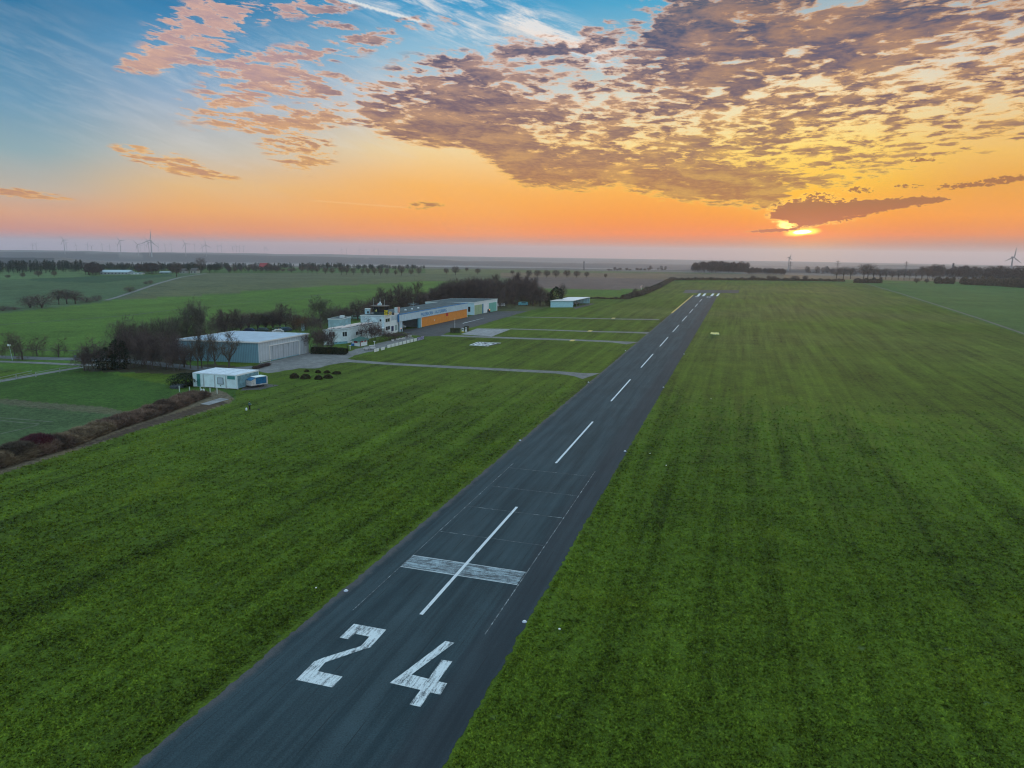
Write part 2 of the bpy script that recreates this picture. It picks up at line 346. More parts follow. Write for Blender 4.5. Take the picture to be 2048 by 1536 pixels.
# ------------------------------------------------------------------ ground sheet
def inpoly(X, Y, poly):
    c = np.zeros(X.shape, bool); n = len(poly)
    for i in range(n):
        x0, y0 = poly[i]; x1, y1 = poly[(i + 1) % n]
        if y0 == y1: continue
        c ^= ((y0 > Y) != (y1 > Y)) & (X < (x1 - x0) * (Y - y0) / (y1 - y0) + x0)
    return c
RWA = R(17.341); RS, RC = math.sin(RWA), math.cos(RWA)
def rw(s, t_, z=0.0):      # runway frame: s metres along, t_ metres to the right of the centre line
    t_ = t_ - 25.1; return np.array([s * RS + t_ * RC, s * RC - t_ * RS, z])
def ground():
    azs = np.concatenate([np.arange(-50, 50.01, .105), np.arange(54, 306.1, 6.0)])
    yy = np.concatenate([np.arange(1750, 1100, -8.0), np.arange(1100, 64, -2.5), np.arange(64, 4.4, -.9)])
    Rr = np.concatenate([[.5, 4, 9, 15, 21], CAMH * FPX / yy, [11500, 13500, 16000]])
    A, RR = np.meshgrid(np.radians(azs), Rr); X = RR * np.sin(A); Y = RR * np.cos(A); Z = terr(X, Y)
    Z = np.where(RR > 10500, -110.0, Z)
    V = np.stack([X, Y, Z], -1).reshape(-1, 3); na, nr = len(azs), len(Rr)
    i, j = np.meshgrid(np.arange(nr - 1), np.arange(na), indexing='ij'); j2 = (j + 1) % na
    F = np.stack([i * na + j, (i + 1) * na + j, (i + 1) * na + j2, i * na + j2], -1).reshape(-1, 4)[:, ::-1]
    C = np.zeros((nr, na, 4)); C[..., :3] = (.058, .092, .0085)
    C[..., 3] = 1.0                       # 1 = mown airfield with stripes
    wob = (fbm(X / 9, Y / 9, 2, 5) - .5)
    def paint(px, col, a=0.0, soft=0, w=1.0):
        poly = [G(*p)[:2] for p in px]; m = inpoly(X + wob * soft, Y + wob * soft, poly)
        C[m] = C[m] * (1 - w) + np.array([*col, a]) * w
    far = RR > 1240
    # fields beyond the airfield
    paint([(-300, 700), (0, 740), (150, 735), (360, 700), (620, 668), (800, 620), (1000, 560), (1085, 578), (1262, 592), (1275, 580), (1345, 562), (1400, 557), (2500, 590), (2500, 525), (-300, 525)], (.052, .095, .026))
    paint([(-300, 690), (-300, 640), (0, 627), (225, 601), (500, 583), (700, 571), (850, 560), (1000, 556), (1085, 577), (900, 640), (640, 700), (160, 760)], (.066, .124, .020))
    paint([(225, 601), (345, 560), (410, 546), (850, 546), (1040, 550), (1060, 566), (850, 562), (700, 571), (500, 583)], (.085, .095, .052))
    paint([(225, 601), (500, 583), (600, 577), (850, 562), (850, 552), (600, 562), (345, 578)], (.090, .098, .048), w=.8)
    paint([(-300, 560), (0, 560), (100, 557), (190, 554), (345, 549), (400, 546), (340, 561), (225, 601), (0, 627), (-300, 640)], (.058, .095, .045))
    paint([(-300, 545), (180, 538), (180, 553), (100, 556), (0, 560), (-300, 565)], (.080, .130, .050))
    paint([(60, 558), (190, 553), (345, 549), (345, 553), (200, 566), (60, 562)], (.030, .066, .034))
    paint([(850, 530), (1500, 530), (1500, 547), (1000, 549), (850, 548)], (.10, .11, .05))
    paint([(1000, 545), (1500, 548), (2060, 560), (2060, 566), (1740, 560), (1400, 558), (1345, 560), (1200, 556), (1000, 556)], (.15, .105, .072))
    paint([(1010, 554), (1200, 555), (1352, 560), (1275, 579), (1085, 578), (1060, 566)], (.125, .088, .082))
    paint([(1085, 578), (1275, 579), (1262, 592), (1182, 593), (1120, 590)], (.058, .115, .020))
    paint([(1735, 568), (2048, 672), (2500, 820), (2500, 560), (2048, 577), (1990, 572), (1760, 560)], (.056, .104, .028), a=.25)
    # browner mottled grass on the far right half of the airfield
    ang = (fbm(X / 55, Y / 55, 3, 11) - .5) * 2
    m = (C[..., 3] > .9) * sstep(Y, 150, 320) * sstep(X, 30, 90) * np.clip(.5 + ang, 0, 1)
    C[..., :3] = C[..., :3] * (1 - m[..., None] * .72) + np.array([.098, .098, .032]) * m[..., None] * .72
    m = (C[..., 3] > .9) * sstep(Y, 60, 30) * .5
    # lower left: field with sparse crop, rough verge, meadow beside the track
    paint([(-300, 770), (0, 762), (160, 735), (360, 775), (480, 735), (470, 800), (330, 838), (245, 826), (0, 806), (-300, 800)], (.040, .080, .014), a=.3)
    paint([(-300, 806), (0, 808), (245, 826), (330, 838), (120, 905), (-200, 960)], (.058, .090, .036), soft=1)
    paint([(-300, 795), (0, 797), (100, 806), (200, 815), (300, 828), (280, 834), (200, 826), (100, 819), (0, 808), (-300, 808)], (.09, .088, .05), soft=2)
    paint([(-300, 1010), (0, 915), (150, 872), (330, 812), (430, 780), (470, 796), (458, 806), (395, 826), (225, 876), (55, 930), (-300, 1045)], (.125, .098, .068), soft=2)
    paint([(120, 905), (330, 832), (430, 800), (455, 806), (390, 826), (230, 875)], (.06, .042, .032), soft=2)
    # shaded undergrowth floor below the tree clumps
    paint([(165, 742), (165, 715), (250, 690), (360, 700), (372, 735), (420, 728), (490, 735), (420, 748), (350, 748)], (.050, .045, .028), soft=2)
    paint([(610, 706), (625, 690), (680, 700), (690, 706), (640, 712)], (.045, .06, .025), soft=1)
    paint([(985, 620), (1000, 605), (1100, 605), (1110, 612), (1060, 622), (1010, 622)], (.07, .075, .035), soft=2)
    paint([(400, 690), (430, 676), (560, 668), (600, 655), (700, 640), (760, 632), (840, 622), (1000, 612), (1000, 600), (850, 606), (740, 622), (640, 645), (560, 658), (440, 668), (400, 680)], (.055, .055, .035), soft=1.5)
    # forest covered ridges and the basin between them, distance haze put into their colours
    n = fbm(X / 400, Y / 400, 3, 3); fld = np.stack([.11 + .05 * n, .10 + .04 * n, .10 + .04 * n], -1)
    C[far, :3] = fld[far]; C[far, 3] = 0
    for_m = far & ((np.abs(RR - 2500) < 420) | (np.abs(RR - 5000) < 900) | (RR > 6500)) & (n > .30)
    C[for_m, :3] = (.030, .034, .040)
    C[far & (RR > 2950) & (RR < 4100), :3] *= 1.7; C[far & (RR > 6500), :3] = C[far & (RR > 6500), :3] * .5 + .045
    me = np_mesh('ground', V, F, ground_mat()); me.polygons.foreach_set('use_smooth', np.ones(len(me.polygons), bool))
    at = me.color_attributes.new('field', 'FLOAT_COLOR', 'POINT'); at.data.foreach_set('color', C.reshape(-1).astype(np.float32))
    o = link_mesh('ground', me); tag(o, kind='structure')
def ground_mat(blade=False):
    m = bpy.data.materials.new('grass_blades' if blade else 'grass_and_fields'); m.use_nodes = True; q = NT(m.node_tree); b = m.node_tree.nodes['Principled BSDF']
    a = q.n('ShaderNodeVertexColor', layer_name='field'); pos = q.n('ShaderNodeNewGeometry').outputs['Position']
    rp = q.mapping(pos, (0, 0, 0), (0, 0, -RWA), (1, 1, 1), 'TEXTURE')      # y along the runway
    st = q.noise(q.mapping(rp, sc=(1, 28, 1)), .33, 3, .6)                  # mowing stripes
    st2 = q.noise(q.mapping(rp, sc=(1, 60, 1)), 1.3, 2, .6)
    n30 = q.noise(pos, .022, 4, .6); n5 = q.noise(pos, .16, 5, .62); n1 = q.noise(pos, 1.1, 5, .7); nf = q.noise(pos, 5.5, 4, .75)
    v = q.m('ADD', q.ss(st, .30, .70, -.36, .36, 'LINEAR'), q.ss(st2, .3, .7, -.16, .16, 'LINEAR'))
    v = v if blade else q.m('MULTIPLY', v, a.outputs['Alpha'])
    v = q.m('ADD', v, q.ss(n30, .3, .7, -.22, .22, 'LINEAR')); v = q.m('ADD', v, q.ss(n5, .3, .7, -.24, .24, 'LINEAR'))
    v = q.m('ADD', v, q.ss(n1, .28, .72, -.55, .55, 'LINEAR')); v = q.m('ADD', v, q.ss(nf, .3, .7, -.62, .75, 'LINEAR'))
    fc = (.098, .142, .0125, 1) if blade else a.outputs['Color']
    col = q.mix(1.0, fc, q.comb(*(q.m('ADD', 1.0, v),) * 3), 'MULTIPLY')
    yl = q.m('MULTIPLY', q.ss(q.noise(pos, .09, 4, .65), .50, .72), q.ss(nf, .35, .6))
    col = q.mix(q.m('MULTIPLY', yl, .70), col, q.mix(1.0, fc, (1.7, 1.45, 1.0), 'MULTIPLY'))
    bl = q.m('MULTIPLY', q.ss(q.noise(pos, .7, 3, .6), .64, .76), 1.0 if blade else a.outputs['Alpha'])
    col = q.mix(q.m('MULTIPLY', bl, .30), col, (.16, .19, .13))
    q.put(b.inputs['Base Color'], col); b.inputs['Roughness'].default_value = .95; b.inputs['Specular IOR Level'].default_value = .12
    if blade: return m
    h = q.m('ADD', q.m('MULTIPLY', nf, .10), q.m('MULTIPLY', n1, .25))
    bn = q.n('ShaderNodeBump'); q.put(bn.inputs['Height'], h); bn.inputs['Strength'].default_value = .8; bn.inputs['Distance'].default_value = 1.0
    q.put(b.inputs['Normal'], bn.outputs[0]); return m
ground()

# ------------------------------------------------------------------ runway, taxiways, markings
def asphalt_mat(name, col, col2, along=True, edge=None):
    m = bpy.data.materials.new(name); m.use_nodes = True; q = NT(m.node_tree); b = m.node_tree.nodes['Principled BSDF']
    pos = q.n('ShaderNodeNewGeometry').outputs['Position']; rp = q.mapping(pos, (0, 0, 0), (0, 0, -RWA), (1, 1, 1), 'TEXTURE')
    c = q.mix(q.ss(q.noise(q.mapping(rp, sc=(1, 26, 1)), .8, 4, .65), .3, .7), col, col2) if along else q.mix(q.ss(q.noise(pos, .5, 4, .6), .3, .7), col, col2)
    gr = q.noise(pos, 9, 5, .85); n2 = q.noise(pos, .13, 4, .6)
    k = q.m('ADD', q.ss(gr, .3, .7, .50, 1.55, 'LINEAR'), q.ss(n2, .3, .7, -.14, .14, 'LINEAR'))
    c = q.mix(1.0, c, q.comb(k, k, k), 'MULTIPLY')
    if along:      # paver lane joints and fine longitudinal cracks, paler and browner towards the left edge
        sx = q.n('ShaderNodeSeparateXYZ'); q.put(sx.inputs[0], rp)
        tt = q.m('ADD', sx.outputs[0], 25.1)
        jt = q.m('ABSOLUTE', q.m('SUBTRACT', q.m('FRACT', q.m('ADD', q.m('DIVIDE', q.m('ADD', tt, q.m('MULTIPLY', q.m('SUBTRACT', q.noise(rp, .08, 2, .5), .5), .4)), 2.6), .5)), .5))
        c = q.mix(q.m('MULTIPLY', q.ss(jt, .0, .018, 1, 0), q.ss(q.noise(rp, .25, 3, .6), .45, .6)), c, (.012, .016, .02))
        lf = q.ss(q.m('ADD', tt, q.m('MULTIPLY', q.noise(rp, .35, 4, .7), 2.0)), -7.9, -7.1, 1, 0)
        c = q.mix(q.m('MULTIPLY', lf, .8), c, q.mix(1.0, (.085, .078, .082), q.comb(k, k, k), 'MULTIPLY'))
        rg = q.ss(q.m('ADD', tt, q.m('MULTIPLY', q.noise(rp, .35, 4, .7), 1.2)), 5.8, 7.2)
        c = q.mix(q.m('MULTIPLY', rg, .45), c, (.018, .020, .028))
    q.put(b.inputs['Base Color'], c); b.inputs['Roughness'].default_value = .85; b.inputs['Specular IOR Level'].default_value = .25
    bn = q.n('ShaderNodeBump'); q.put(bn.inputs['Height'], gr); bn.inputs['Strength'].default_value = .5; bn.inputs['Distance'].default_value = .02
    q.put(b.inputs['Normal'], bn.outputs[0]); return m
def paint_mat(name, col, wear, sc=(3.5, .35), under=(.040, .048, .058)):
    m = bpy.data.materials.new(name); m.use_nodes = True; q = NT(m.node_tree); b = m.node_tree.nodes['Principled BSDF']
    pos = q.n('ShaderNodeNewGeometry').outputs['Position']; rp = q.mapping(pos, (0, 0, 0), (0, 0, -RWA), (1, 1, 1), 'TEXTURE')
    a = q.noise(q.mapping(rp, sc=(1 / sc[0], 1 / sc[1], 1)), 1.0, 5, .72); bb = q.noise(rp, 9, 4, .75); cc_ = q.noise(rp, .8, 3, .6)
    f = q.m('ADD', q.m('MULTIPLY', a, .5), q.m('ADD', q.m('MULTIPLY', bb, .3), q.m('MULTIPLY', cc_, .2)))
    q.put(b.inputs['Base Color'], q.mix(q.ss(f, wear - .07, wear + .07), under, col)); b.inputs['Roughness'].default_value = .7
    return m
A_RW = asphalt_mat('runway_asphalt', (.014, .030, .039), (.035, .058, .070))
A_AP = asphalt_mat('apron_asphalt', (.050, .048, .052), (.075, .070, .074), False)
A_PATH = asphalt_mat('path_gravel', (.13, .125, .125), (.20, .19, .19), False)
A_CONC = asphalt_mat('old_concrete', (.20, .19, .20), (.30, .29, .30), False)
P_DIG = paint_mat('digit_paint', (.64, .67, .70), .465, sc=(3.6, .35)); P_LINE = paint_mat('line_paint', (.62, .64, .68), .41)
P_BAR = paint_mat('worn_bar_paint', (.34, .42, .47), .51, sc=(.35, 4.5)); P_FAINT = paint_mat('faint_line_paint', (.40, .44, .47), .545, sc=(1.2, 1.2))
P_YEL = paint_mat('yellow_line_paint', (.62, .42, .10), .40)
def sheet(name, pts, z, mat, kind='structure', sub=None, jit=0.0):
    """flat sheet; the edges are subdivided and roughened when jit > 0"""
    out = []
    for i in range(len(pts)):
        a = np.array(pts[i][:2], float); b = np.array(pts[(i + 1) % len(pts)][:2], float); L = np.linalg.norm(b - a); n = max(1, int(L / sub)) if sub else 1
        nr = np.array([-(b - a)[1], (b - a)[0]]) / max(L, 1e-6)
        for k in range(n):
            p = a + (b - a) * k / n
            if jit: p = p + nr * jit * (float(fbm(p[0] * 1.6, p[1] * 1.6, 4, 9)) - .47) * 2
            out.append(p)
    bm = MB(); n = len(out); bm.v = [(p[0], p[1], z) for p in out]; bm.f = [tuple(range(n))]
    me = bpy.data.meshes.new(name); me.from_pydata(bm.v, [], bm.f); me.materials.append(mat)
    if me.polygons[0].normal.z < 0: me.flip_normals()
    o = bpy.data.objects.new(name, me); COL.objects.link(o)
    if kind: o['kind'] = kind
    return o
def drape(name, px, wid, z, mat, kind='structure', label=None, cat=None, step=6):
    """ribbon following the ground along image points"""
    P = np.array([G(*p) for p in px]); V = []; F = []
    L = np.r_[0, np.cumsum(np.linalg.norm(np.diff(P[:, :2], axis=0), axis=1))]; s = np.arange(0, L[-1] + step, step); s[-1] = L[-1]
    X = np.interp(s, L, P[:, 0]); Y = np.interp(s, L, P[:, 1]); tx = np.gradient(X); ty = np.gradient(Y); nn = np.hypot(tx, ty); tx /= nn; ty /= nn
    for i in range(len(s)):
        ww = np.interp(s[i], L, wid) if not np.isscalar(wid) else wid
        ww = ww * (1 + .25 * (float(fbm(X[i] * .3, Y[i] * .3, 3, 2)) - .47))
        for k in (-1, 1):
            x = X[i] - ty[i] * k * ww / 2; y = Y[i] + tx[i] * k * ww / 2; V.append((x, y, float(terr(x, y)) + z))
    for i in range(len(s) - 1): F.append((2 * i, 2 * i + 2, 2 * i + 3, 2 * i + 1))
    me = bpy.data.meshes.new(name); me.from_pydata(V, [], F); me.materials.append(mat); 
    if me.polygons[0].normal.z < 0: me.flip_normals()
    o = bpy.data.objects.new(name, me); COL.objects.link(o)
    return tag(o, label, cat, kind=kind)
def rwt(px, py):
    g = G(px, py); return g[0] * RS + g[1] * RC, g[0] * RC - g[1] * RS + 25.1
rwpts = [rw(10, -9.0), rw(10, 9.3), rw(572, 9.3), rw(572, -9.0)]
sheet('runway', rwpts, .020, A_RW, sub=.18, jit=.32)
sheet('runway_end_pad', [G(1366, 586.5), G(1477, 586.5), G(1479, 581), G(1371, 580)], .026, A_RW, sub=3, jit=.4)
for px, ws in (([(640, 716), (700, 722), (800, 729), (1000, 739), (1120, 745), (1165, 750), (1183, 752)], [7, 4.2, 3.6, 3.6, 4, 6, 11]),
               ([(815, 669), (900, 671.5), (1050, 677), (1150, 680), (1240, 684), (1265, 686.5)], [4, 4.5, 4.5, 4.5, 4.8, 9]),
               ([(1020, 657.8), (1098, 660), (1180, 663), (1270, 664.8), (1298, 666)], [3, 3.4, 4, 4.4, 7]),
               ([(1000, 634.5), (1080, 636), (1167, 637), (1230, 638), (1318, 639.5)], [1.5, 2.4, 3.5, 3.6, 5])):
    drape('taxiway', px, ws, .012, A_PATH)
drape('path', [(1725, 566.5), (1745, 571), (1800, 587), (1880, 612), (1960, 638), (2048, 668), (2200, 722)], 2.0, .03, asphalt_mat('worn_path', (.070, .078, .055), (.12, .118, .105), False))
drape('track', [(212, 601), (250, 590), (290, 576), (335, 562), (365, 554), (412, 547)], [3, 3, 3.5, 3.5, 4, 4], .12, A_PATH, step=4)
drape('furrow', [(-60, 657), (0, 650), (140, 641), (260, 632), (400, 614), (500, 603), (620, 592), (740, 580)], 1.6, .05, pmat('dark_soil', (.035, .05, .028)))
drape('furrow', [(560, 606), (640, 590), (760, 579), (850, 571)], 1.2, .05, MATS['dark_soil'])
drape('furrow', [(40, 699), (120, 701), (200, 703), (300, 706)], 1.2, .05, MATS['dark_soil'])
drape('road', [(-150, 706), (0, 714), (80, 717), (160, 718.5), (260, 722), (360, 733), (440, 741), (510, 734)], 5, .03, asphalt_mat('road_asphalt', (.10, .105, .115), (.14, .145, .155), False))
drape('lane', [(-150, 720), (0, 723), (80, 726), (150, 729.5), (200, 731)], 2.6, .034, A_PATH)
drape('footpath', [(-160, 789), (0, 763), (70, 750), (130, 740), (165, 734)], 2.4, .03, A_PATH)
tm = pmat('pale_wheel_track', (.085, .095, .055), var=.4, vscale=.6)
drape('wheel_track', [(-80, 829), (0, 835.5), (60, 840), (105, 844)], .5, .02, tm, step=2); drape('wheel_track', [(-80, 834), (0, 841), (50, 846), (84, 848), (45, 858), (0, 868)], .5, .024, tm, step=2)
# aprons
sheet('apron', [G(800, 660), G(843, 655), G(934, 634.6), G(948, 631), G(994, 622.5), G(1056, 623.2), G(1010, 636), G(978, 645), G(954, 652.5), G(900, 664), G(880, 672), G(846, 673), G(815, 668)], .016, A_AP, sub=3, jit=.8)
sheet('gravel_yard', [G(505, 741), G(520, 728), G(617, 705.5), G(640, 708), G(688, 706), G(712, 698), G(742, 690), G(815, 672), G(832, 678), G(760, 698), G(742, 703), G(706, 711), G(690, 720), G(700, 724), G(655, 730), G(630, 737), G(600, 737), G(540, 746)], .020, A_PATH, sub=2, jit=1.0)
sheet('concrete_pad', [G(921.5, 668.5), G(954, 657), G(1023, 658), G(983, 673.3)], .030, A_CONC, sub=2, jit=.2)
sheet('concrete_slab', [G(400, 808.5), G(418, 810.5), G(459, 798.5), G(440, 796.5)], .05, A_CONC)
sheet('hardstand', [G(480, 781), G(520, 779.5), G(558, 770.5), G(535, 768), G(490, 772)], .02, pmat('dark_gravel', (.085, .075, .075), var=.4, vscale=4), sub=.7, jit=.5)
sheet('shelter_floor', [G(1146, 615.5), G(1182, 607.5), G(1190, 608.5), G(1150, 618)], .02, A_AP, sub=2, jit=.5)
# centre line dashes, bar, digits
def quad(name, s0, s1, t0, t1, mat, z=.034): return sheet(name, [rw(s0, t0), rw(s0, t1), rw(s1, t1), rw(s1, t0)], z, mat)
def marking(o, label, group=None):
    tag(o, label, 'marking', group)
    if 'kind' in o: del o['kind']
    return o
for k in range(10):
    s0 = 54.2 + 49.3 * k; o = quad('centre_line_dash', s0, s0 + 29, -.17, .17, P_LINE, .040)
    marking(o, f'white painted runway centre line dash, {ORD[k]} from the huge numerals at the near end' if k < 9 else 'white painted runway centre line dash farthest from the camera', 'runway centre line dashes')
marking(quad('threshold_bar', 62.55, 65.45, -6.05, 6.35, P_BAR), 'wide worn white painted bar across the runway above the number 24')
for s_, e0, e1 in ((62.5, -6.1, 6.4), (65.42, -6.1, 6.4)):
    marking(quad('bar_outline', s_, s_ + .09, e0, e1, P_LINE, .037), 'thin white outline at the %s edge of the worn white runway bar' % ('near' if s_ < 63 else 'far'), 'outlines of the worn bar')
s_a, _ = rwt(968, 1269); s_b, _ = rwt(1186, 943)
marking(quad('side_line', s_a, s_b, 6.45, 6.55, P_FAINT, .036), 'thin faded white line along the right side of the landing box')
marking(quad('side_line', rwt(708, 1221)[0], rwt(1024, 926)[0], -6.15, -6.07, P_FAINT, .036), 'thin very faint white line along the left side of the landing box')
for i, y in enumerate(((1080), (1021), (974.5), (934))):
    s_ = rwt(1000, y)[0]; marking(quad('cross_line', s_, s_ + .09, -5.9, 6.3, P_FAINT, .036), f'thin faded white line across the runway, {ORD[i]} beyond the wide bar')
def digit(name, pts, label):
    marking(sheet(name, [G(500 + x / 3.151, 1050 + y / 3.151) for x, y in pts], .038, P_DIG), label)
digit('digit', [(655, 625), (858, 662), (760, 773), (700, 791), (474, 868), (428, 923), (583, 958), (520, 1027), (290, 978), (405, 862), (465, 838), (700, 765), (752, 706), (662, 688), (620, 722), (565, 712)], 'huge white numeral two, left of the pair at the near end of the runway')
digit('digit', [(1232, 733), (1288, 745), (1018, 945), (1125, 972), (1208, 852), (1276, 862), (1185, 988), (1243, 1000), (1200, 1072), (1136, 1058), (1075, 1149), (1004, 1134), (1075, 1042), (880, 997), (985, 920)], 'huge white numeral four, right of the pair at the near end of the runway')
# far end bars and number
for i, (x0, x1) in enumerate(((1393.5, 1402.5), (1403.8, 1412.8), (1420.4, 1429.2), (1431.8, 1440))):
    dx = 4.2
    marking(sheet('end_bar', [G(x0, 592.6), G(x1 - dx, 592.6), G(x1, 587.4), G(x0 + dx, 587.4)], .045, P_LINE), f'white painted bar at the far runway end, {ORD[i]} from the left', 'bars at the far runway end')
def text_obj(name, body, size, mat, loc, rot, ext=.01, align='CENTER', parent=None, spacing=1.0):
    cu = bpy.data.curves.new(name, 'FONT'); cu.body = body; cu.size = size; cu.extrude = ext; cu.align_x = align; cu.align_y = 'BOTTOM_BASELINE'; cu.space_character = spacing
    ob = bpy.data.objects.new(name, cu); COL.objects.link(ob); dg = bpy.context.evaluated_depsgraph_get(); dg.update()
    me = bpy.data.meshes.new_from_object(ob.evaluated_get(dg)); bpy.data.objects.remove(ob); me.materials.clear(); me.materials.append(mat)
    o = bpy.data.objects.new(name, me); COL.objects.link(o); o.rotation_euler = rot; o.location = loc
    if parent is not None: o.parent = parent; o.matrix_parent_inverse = Matrix.Identity(4); o.location = Vector(loc) - parent.location
    return o
s6 = rwt(1405, 593.4)[0]
for ch, tt in (('6', -5.0), ('0', 3.4)):
    p = rw(s6, tt, .045); o = text_obj('digit', ch, 12, P_LINE, tuple(p), (0, 0, -RWA + math.pi), .002)
    o.scale = (.55, 1.3, 1); marking(o, 'small upside-down white numeral %s at the far runway end' % ('six, left' if ch == '6' else 'zero, right'))
o = quad('edge_line', rwt(1341, 627)[0], rwt(1388, 591)[0], -9.4, -8.6, P_YEL, .045); marking(o, 'long yellow painted line on the left edge of the far runway')
for i, (x, y) in enumerate(((1145, 681), (1180, 662), (1227, 637.2))):
    g = G(x, y); o = sheet('yellow_mark', [g + np.array([a * RC * 1.0 + b * RS, -a * RS + b * RC, 0]) for a, b in ((-.8, -2.2), (.8, -2.2), (.8, 2.2), (-.8, 2.2))], .03, P_YEL)
    marking(o, 'small yellow painted mark on the %s taxiway across the grass' % ('nearest', 'middle', 'farthest')[i])
marking(sheet('apron_line', [G(925, 646.6), G(968, 636.4), G(968.5, 636.9), G(926, 647.2)], .035, P_LINE), 'thin white painted line on the dark apron in front of the hangars')

# ------------------------------------------------------------------ building helpers
def pxof(p):
    v = np.array([p[0], p[1], p[2] - CAMH]); d = v @ fwd; return 1024 + FPX * (v @ right) / d, 768 - FPX * (v @ upv) / d
def useg(A, B, px, z=1.0):
    lo, hi = -.3, 1.3
    for _ in range(40):
        m = (lo + hi) / 2
        if pxof((A[0] + (B[0] - A[0]) * m, A[1] + (B[1] - A[1]) * m, z))[0] < px: lo = m
        else: hi = m
    return lo
def slab(mb, A, B, u0, u1, z0, z1, e0, e1):
    """box lying along the wall A->B (A left, B right seen from outside), standing e0..e1 metres out of it"""
    d = np.array([B[0] - A[0], B[1] - A[1]]); L = np.linalg.norm(d); d = d / L; n = np.array([d[1], -d[0]])
    a = np.array(A[:2]) + d * u0 * L; b = np.array(A[:2]) + d * u1 * L
    return mb.prism([a + n * e1, b + n * e1, b + n * e0, a + n * e0], z0, z1)
def fpx(A, B, x0, x1, yt, yb):
    """window rectangle on wall A->B from image columns x0..x1 and rows yt..yb at x0"""
    u0, u1 = useg(A, B, x0), useg(A, B, x1); p = (A[0] + (B[0] - A[0]) * u0, A[1] + (B[1] - A[1]) * u0, 0)
    return u0, u1, ztop(p, 0, yb), ztop(p, 0, yt)
M_white = pmat('white_render', (.70, .74, .76), var=.10, vscale=.9, bump=.15, bscale=6)
M_dirtyw = pmat('stained_white_panel', (.70, .76, .80), var=.10, vscale=.7)
M_glass = pmat('dark_glass', (.015, .022, .03), rough=.08, spec=.6)
M_frame = pmat('white_frame', (.75, .77, .78), rough=.5)
M_dark = pmat('dark_metal', (.03, .035, .04), rough=.5)
M_roofd = pmat('roofing_felt', (.055, .075, .085), var=.35, vscale=.5)
M_trim = pmat('pale_roof_edge', (.80, .74, .72), rough=.4)
def ribbed(name, col, scale=3.2, strength=.35, axis=None, col2=None):
    if name in MATS: return MATS[name]
    m = bpy.data.materials.new(name); m.use_nodes = True; q = NT(m.node_tree); b = m.node_tree.nodes['Principled BSDF']
    g = q.n('ShaderNodeNewGeometry'); sx = q.n('ShaderNodeSeparateXYZ'); q.put(sx.inputs[0], g.outputs['Position'])
    w_ = q.m('SINE', q.m('MULTIPLY', q.m('ADD', q.m('MULTIPLY', sx.outputs[0], .95), q.m('MULTIPLY', sx.outputs[1], .31)) if axis is None else q.m('ADD', q.m('MULTIPLY', sx.outputs[0], axis[0]), q.m('MULTIPLY', sx.outputs[1], axis[1])), scale * 6.2832))
    n_ = q.noise(g.outputs['Position'], .5, 4, .6)
    k = q.m('ADD', q.m('MULTIPLY', q.ss(w_, -.5, .9), strength), q.ss(n_, .3, .7, .88, 1.0))
    q.put(b.inputs['Base Color'], q.mix(1.0, col, q.comb(k, k, k), 'MULTIPLY')); b.inputs['Roughness'].default_value = .55
    MATS[name] = m; return m
M_wallA = ribbed('shaded_profiled_sheet', (.15, .27, .34), 2.2, .35)  # same sheet as the front, shade of the side wall put into its colour
M_wallF = ribbed('lit_profiled_sheet', (.50, .52, .56), .9, .12, axis=(.33, .94))  # same sheet, light from the sunset side put into its paler colour
M_door = ribbed('door_leaf_sheet', (.46, .47, .51), 1.2, .10, axis=(.33, .94))
M_roofA = pmat('pale_metal_roof', (.36, .45, .56), rough=.45, var=.10, vscale=.4)

def shell(root, foot, z, wallm, roofm, over=.35, th=.35, name='wall', trim=None, roofname='roof'):
    b = MB(); b.prism([p[:2] for p in foot], -.05, z); w_ = b.build(name, wallm, root)
    c = np.mean([p[:2] for p in foot], axis=0); ex = [np.array(p[:2]) + (np.array(p[:2]) - c) / np.linalg.norm(np.array(p[:2]) - c) * over for p in foot]
    r_ = MB(); r_.prism(ex, z + .003, z + th); ro = r_.build(roofname, roofm, root)
    if trim:
        n = len(ex); tb = MB()
        for i in range(n): slab(tb, ex[i], ex[(i + 1) % n], 0, 1, z - .12, z + th + .06, .003, .10)
        tb.build('roof_edge', trim, root)
    return w_, ro
def window(parent, A, B, u0, u1, z0, z1, name='window', frame=M_frame, nm=2, lab=None):
    f = MB(); e = .08; L = math.dist(A[:2], B[:2]); fw = .09 / L
    slab(f, A, B, u0, u1, z0, z0 + .09, .003, e); slab(f, A, B, u0, u1, z1 - .09, z1, .003, e)
    for k in range(nm + 1):
        uu = u0 + (u1 - u0 - fw) * k / nm; slab(f, A, B, uu, uu + fw, z0 + .09, z1 - .09, .003, e)
    fo = f.build(name, frame, parent); g = MB(); slab(g, A, B, u0 + fw * .5, u1 - fw * .5, z0 + .045, z1 - .045, .003, .03); g.build('pane', M_glass, fo)
    return fo

# ------------------------------------------------------------------ large grey hangar
A_ = G(517.8, 726.3); B_ = G(617.7, 705.2); L_ = G(357, 720.0); D_ = L_ + (B_ - A_)
hz = 5.75
ha = empty('aircraft_hangar', A_, 'large pale grey hangar with wide folding doors and flat light roof behind the white cabins', 'hangar')
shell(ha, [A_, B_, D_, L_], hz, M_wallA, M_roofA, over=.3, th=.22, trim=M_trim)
b = MB(); slab(b, A_, B_, .0, 1.0, 0, hz - .13, .003, .05); b.build('lit_front_sheet', M_wallF, ha)  # thin layer that carries the painted lit tone of the front
u0, u1, z0, z1 = fpx(A_, B_, 539.5, 597, 694, 721)
b = MB(); slab(b, A_, B_, u0 - .012, u0, 0, 4.25, .053, .25); slab(b, A_, B_, u1, u1 + .012, 0, 4.25, .053, .25); slab(b, A_, B_, u0 - .012, u1 + .012, 4.25, 4.45, .053, .28); b.build('door_frame', M_trim, ha)
nd = 11
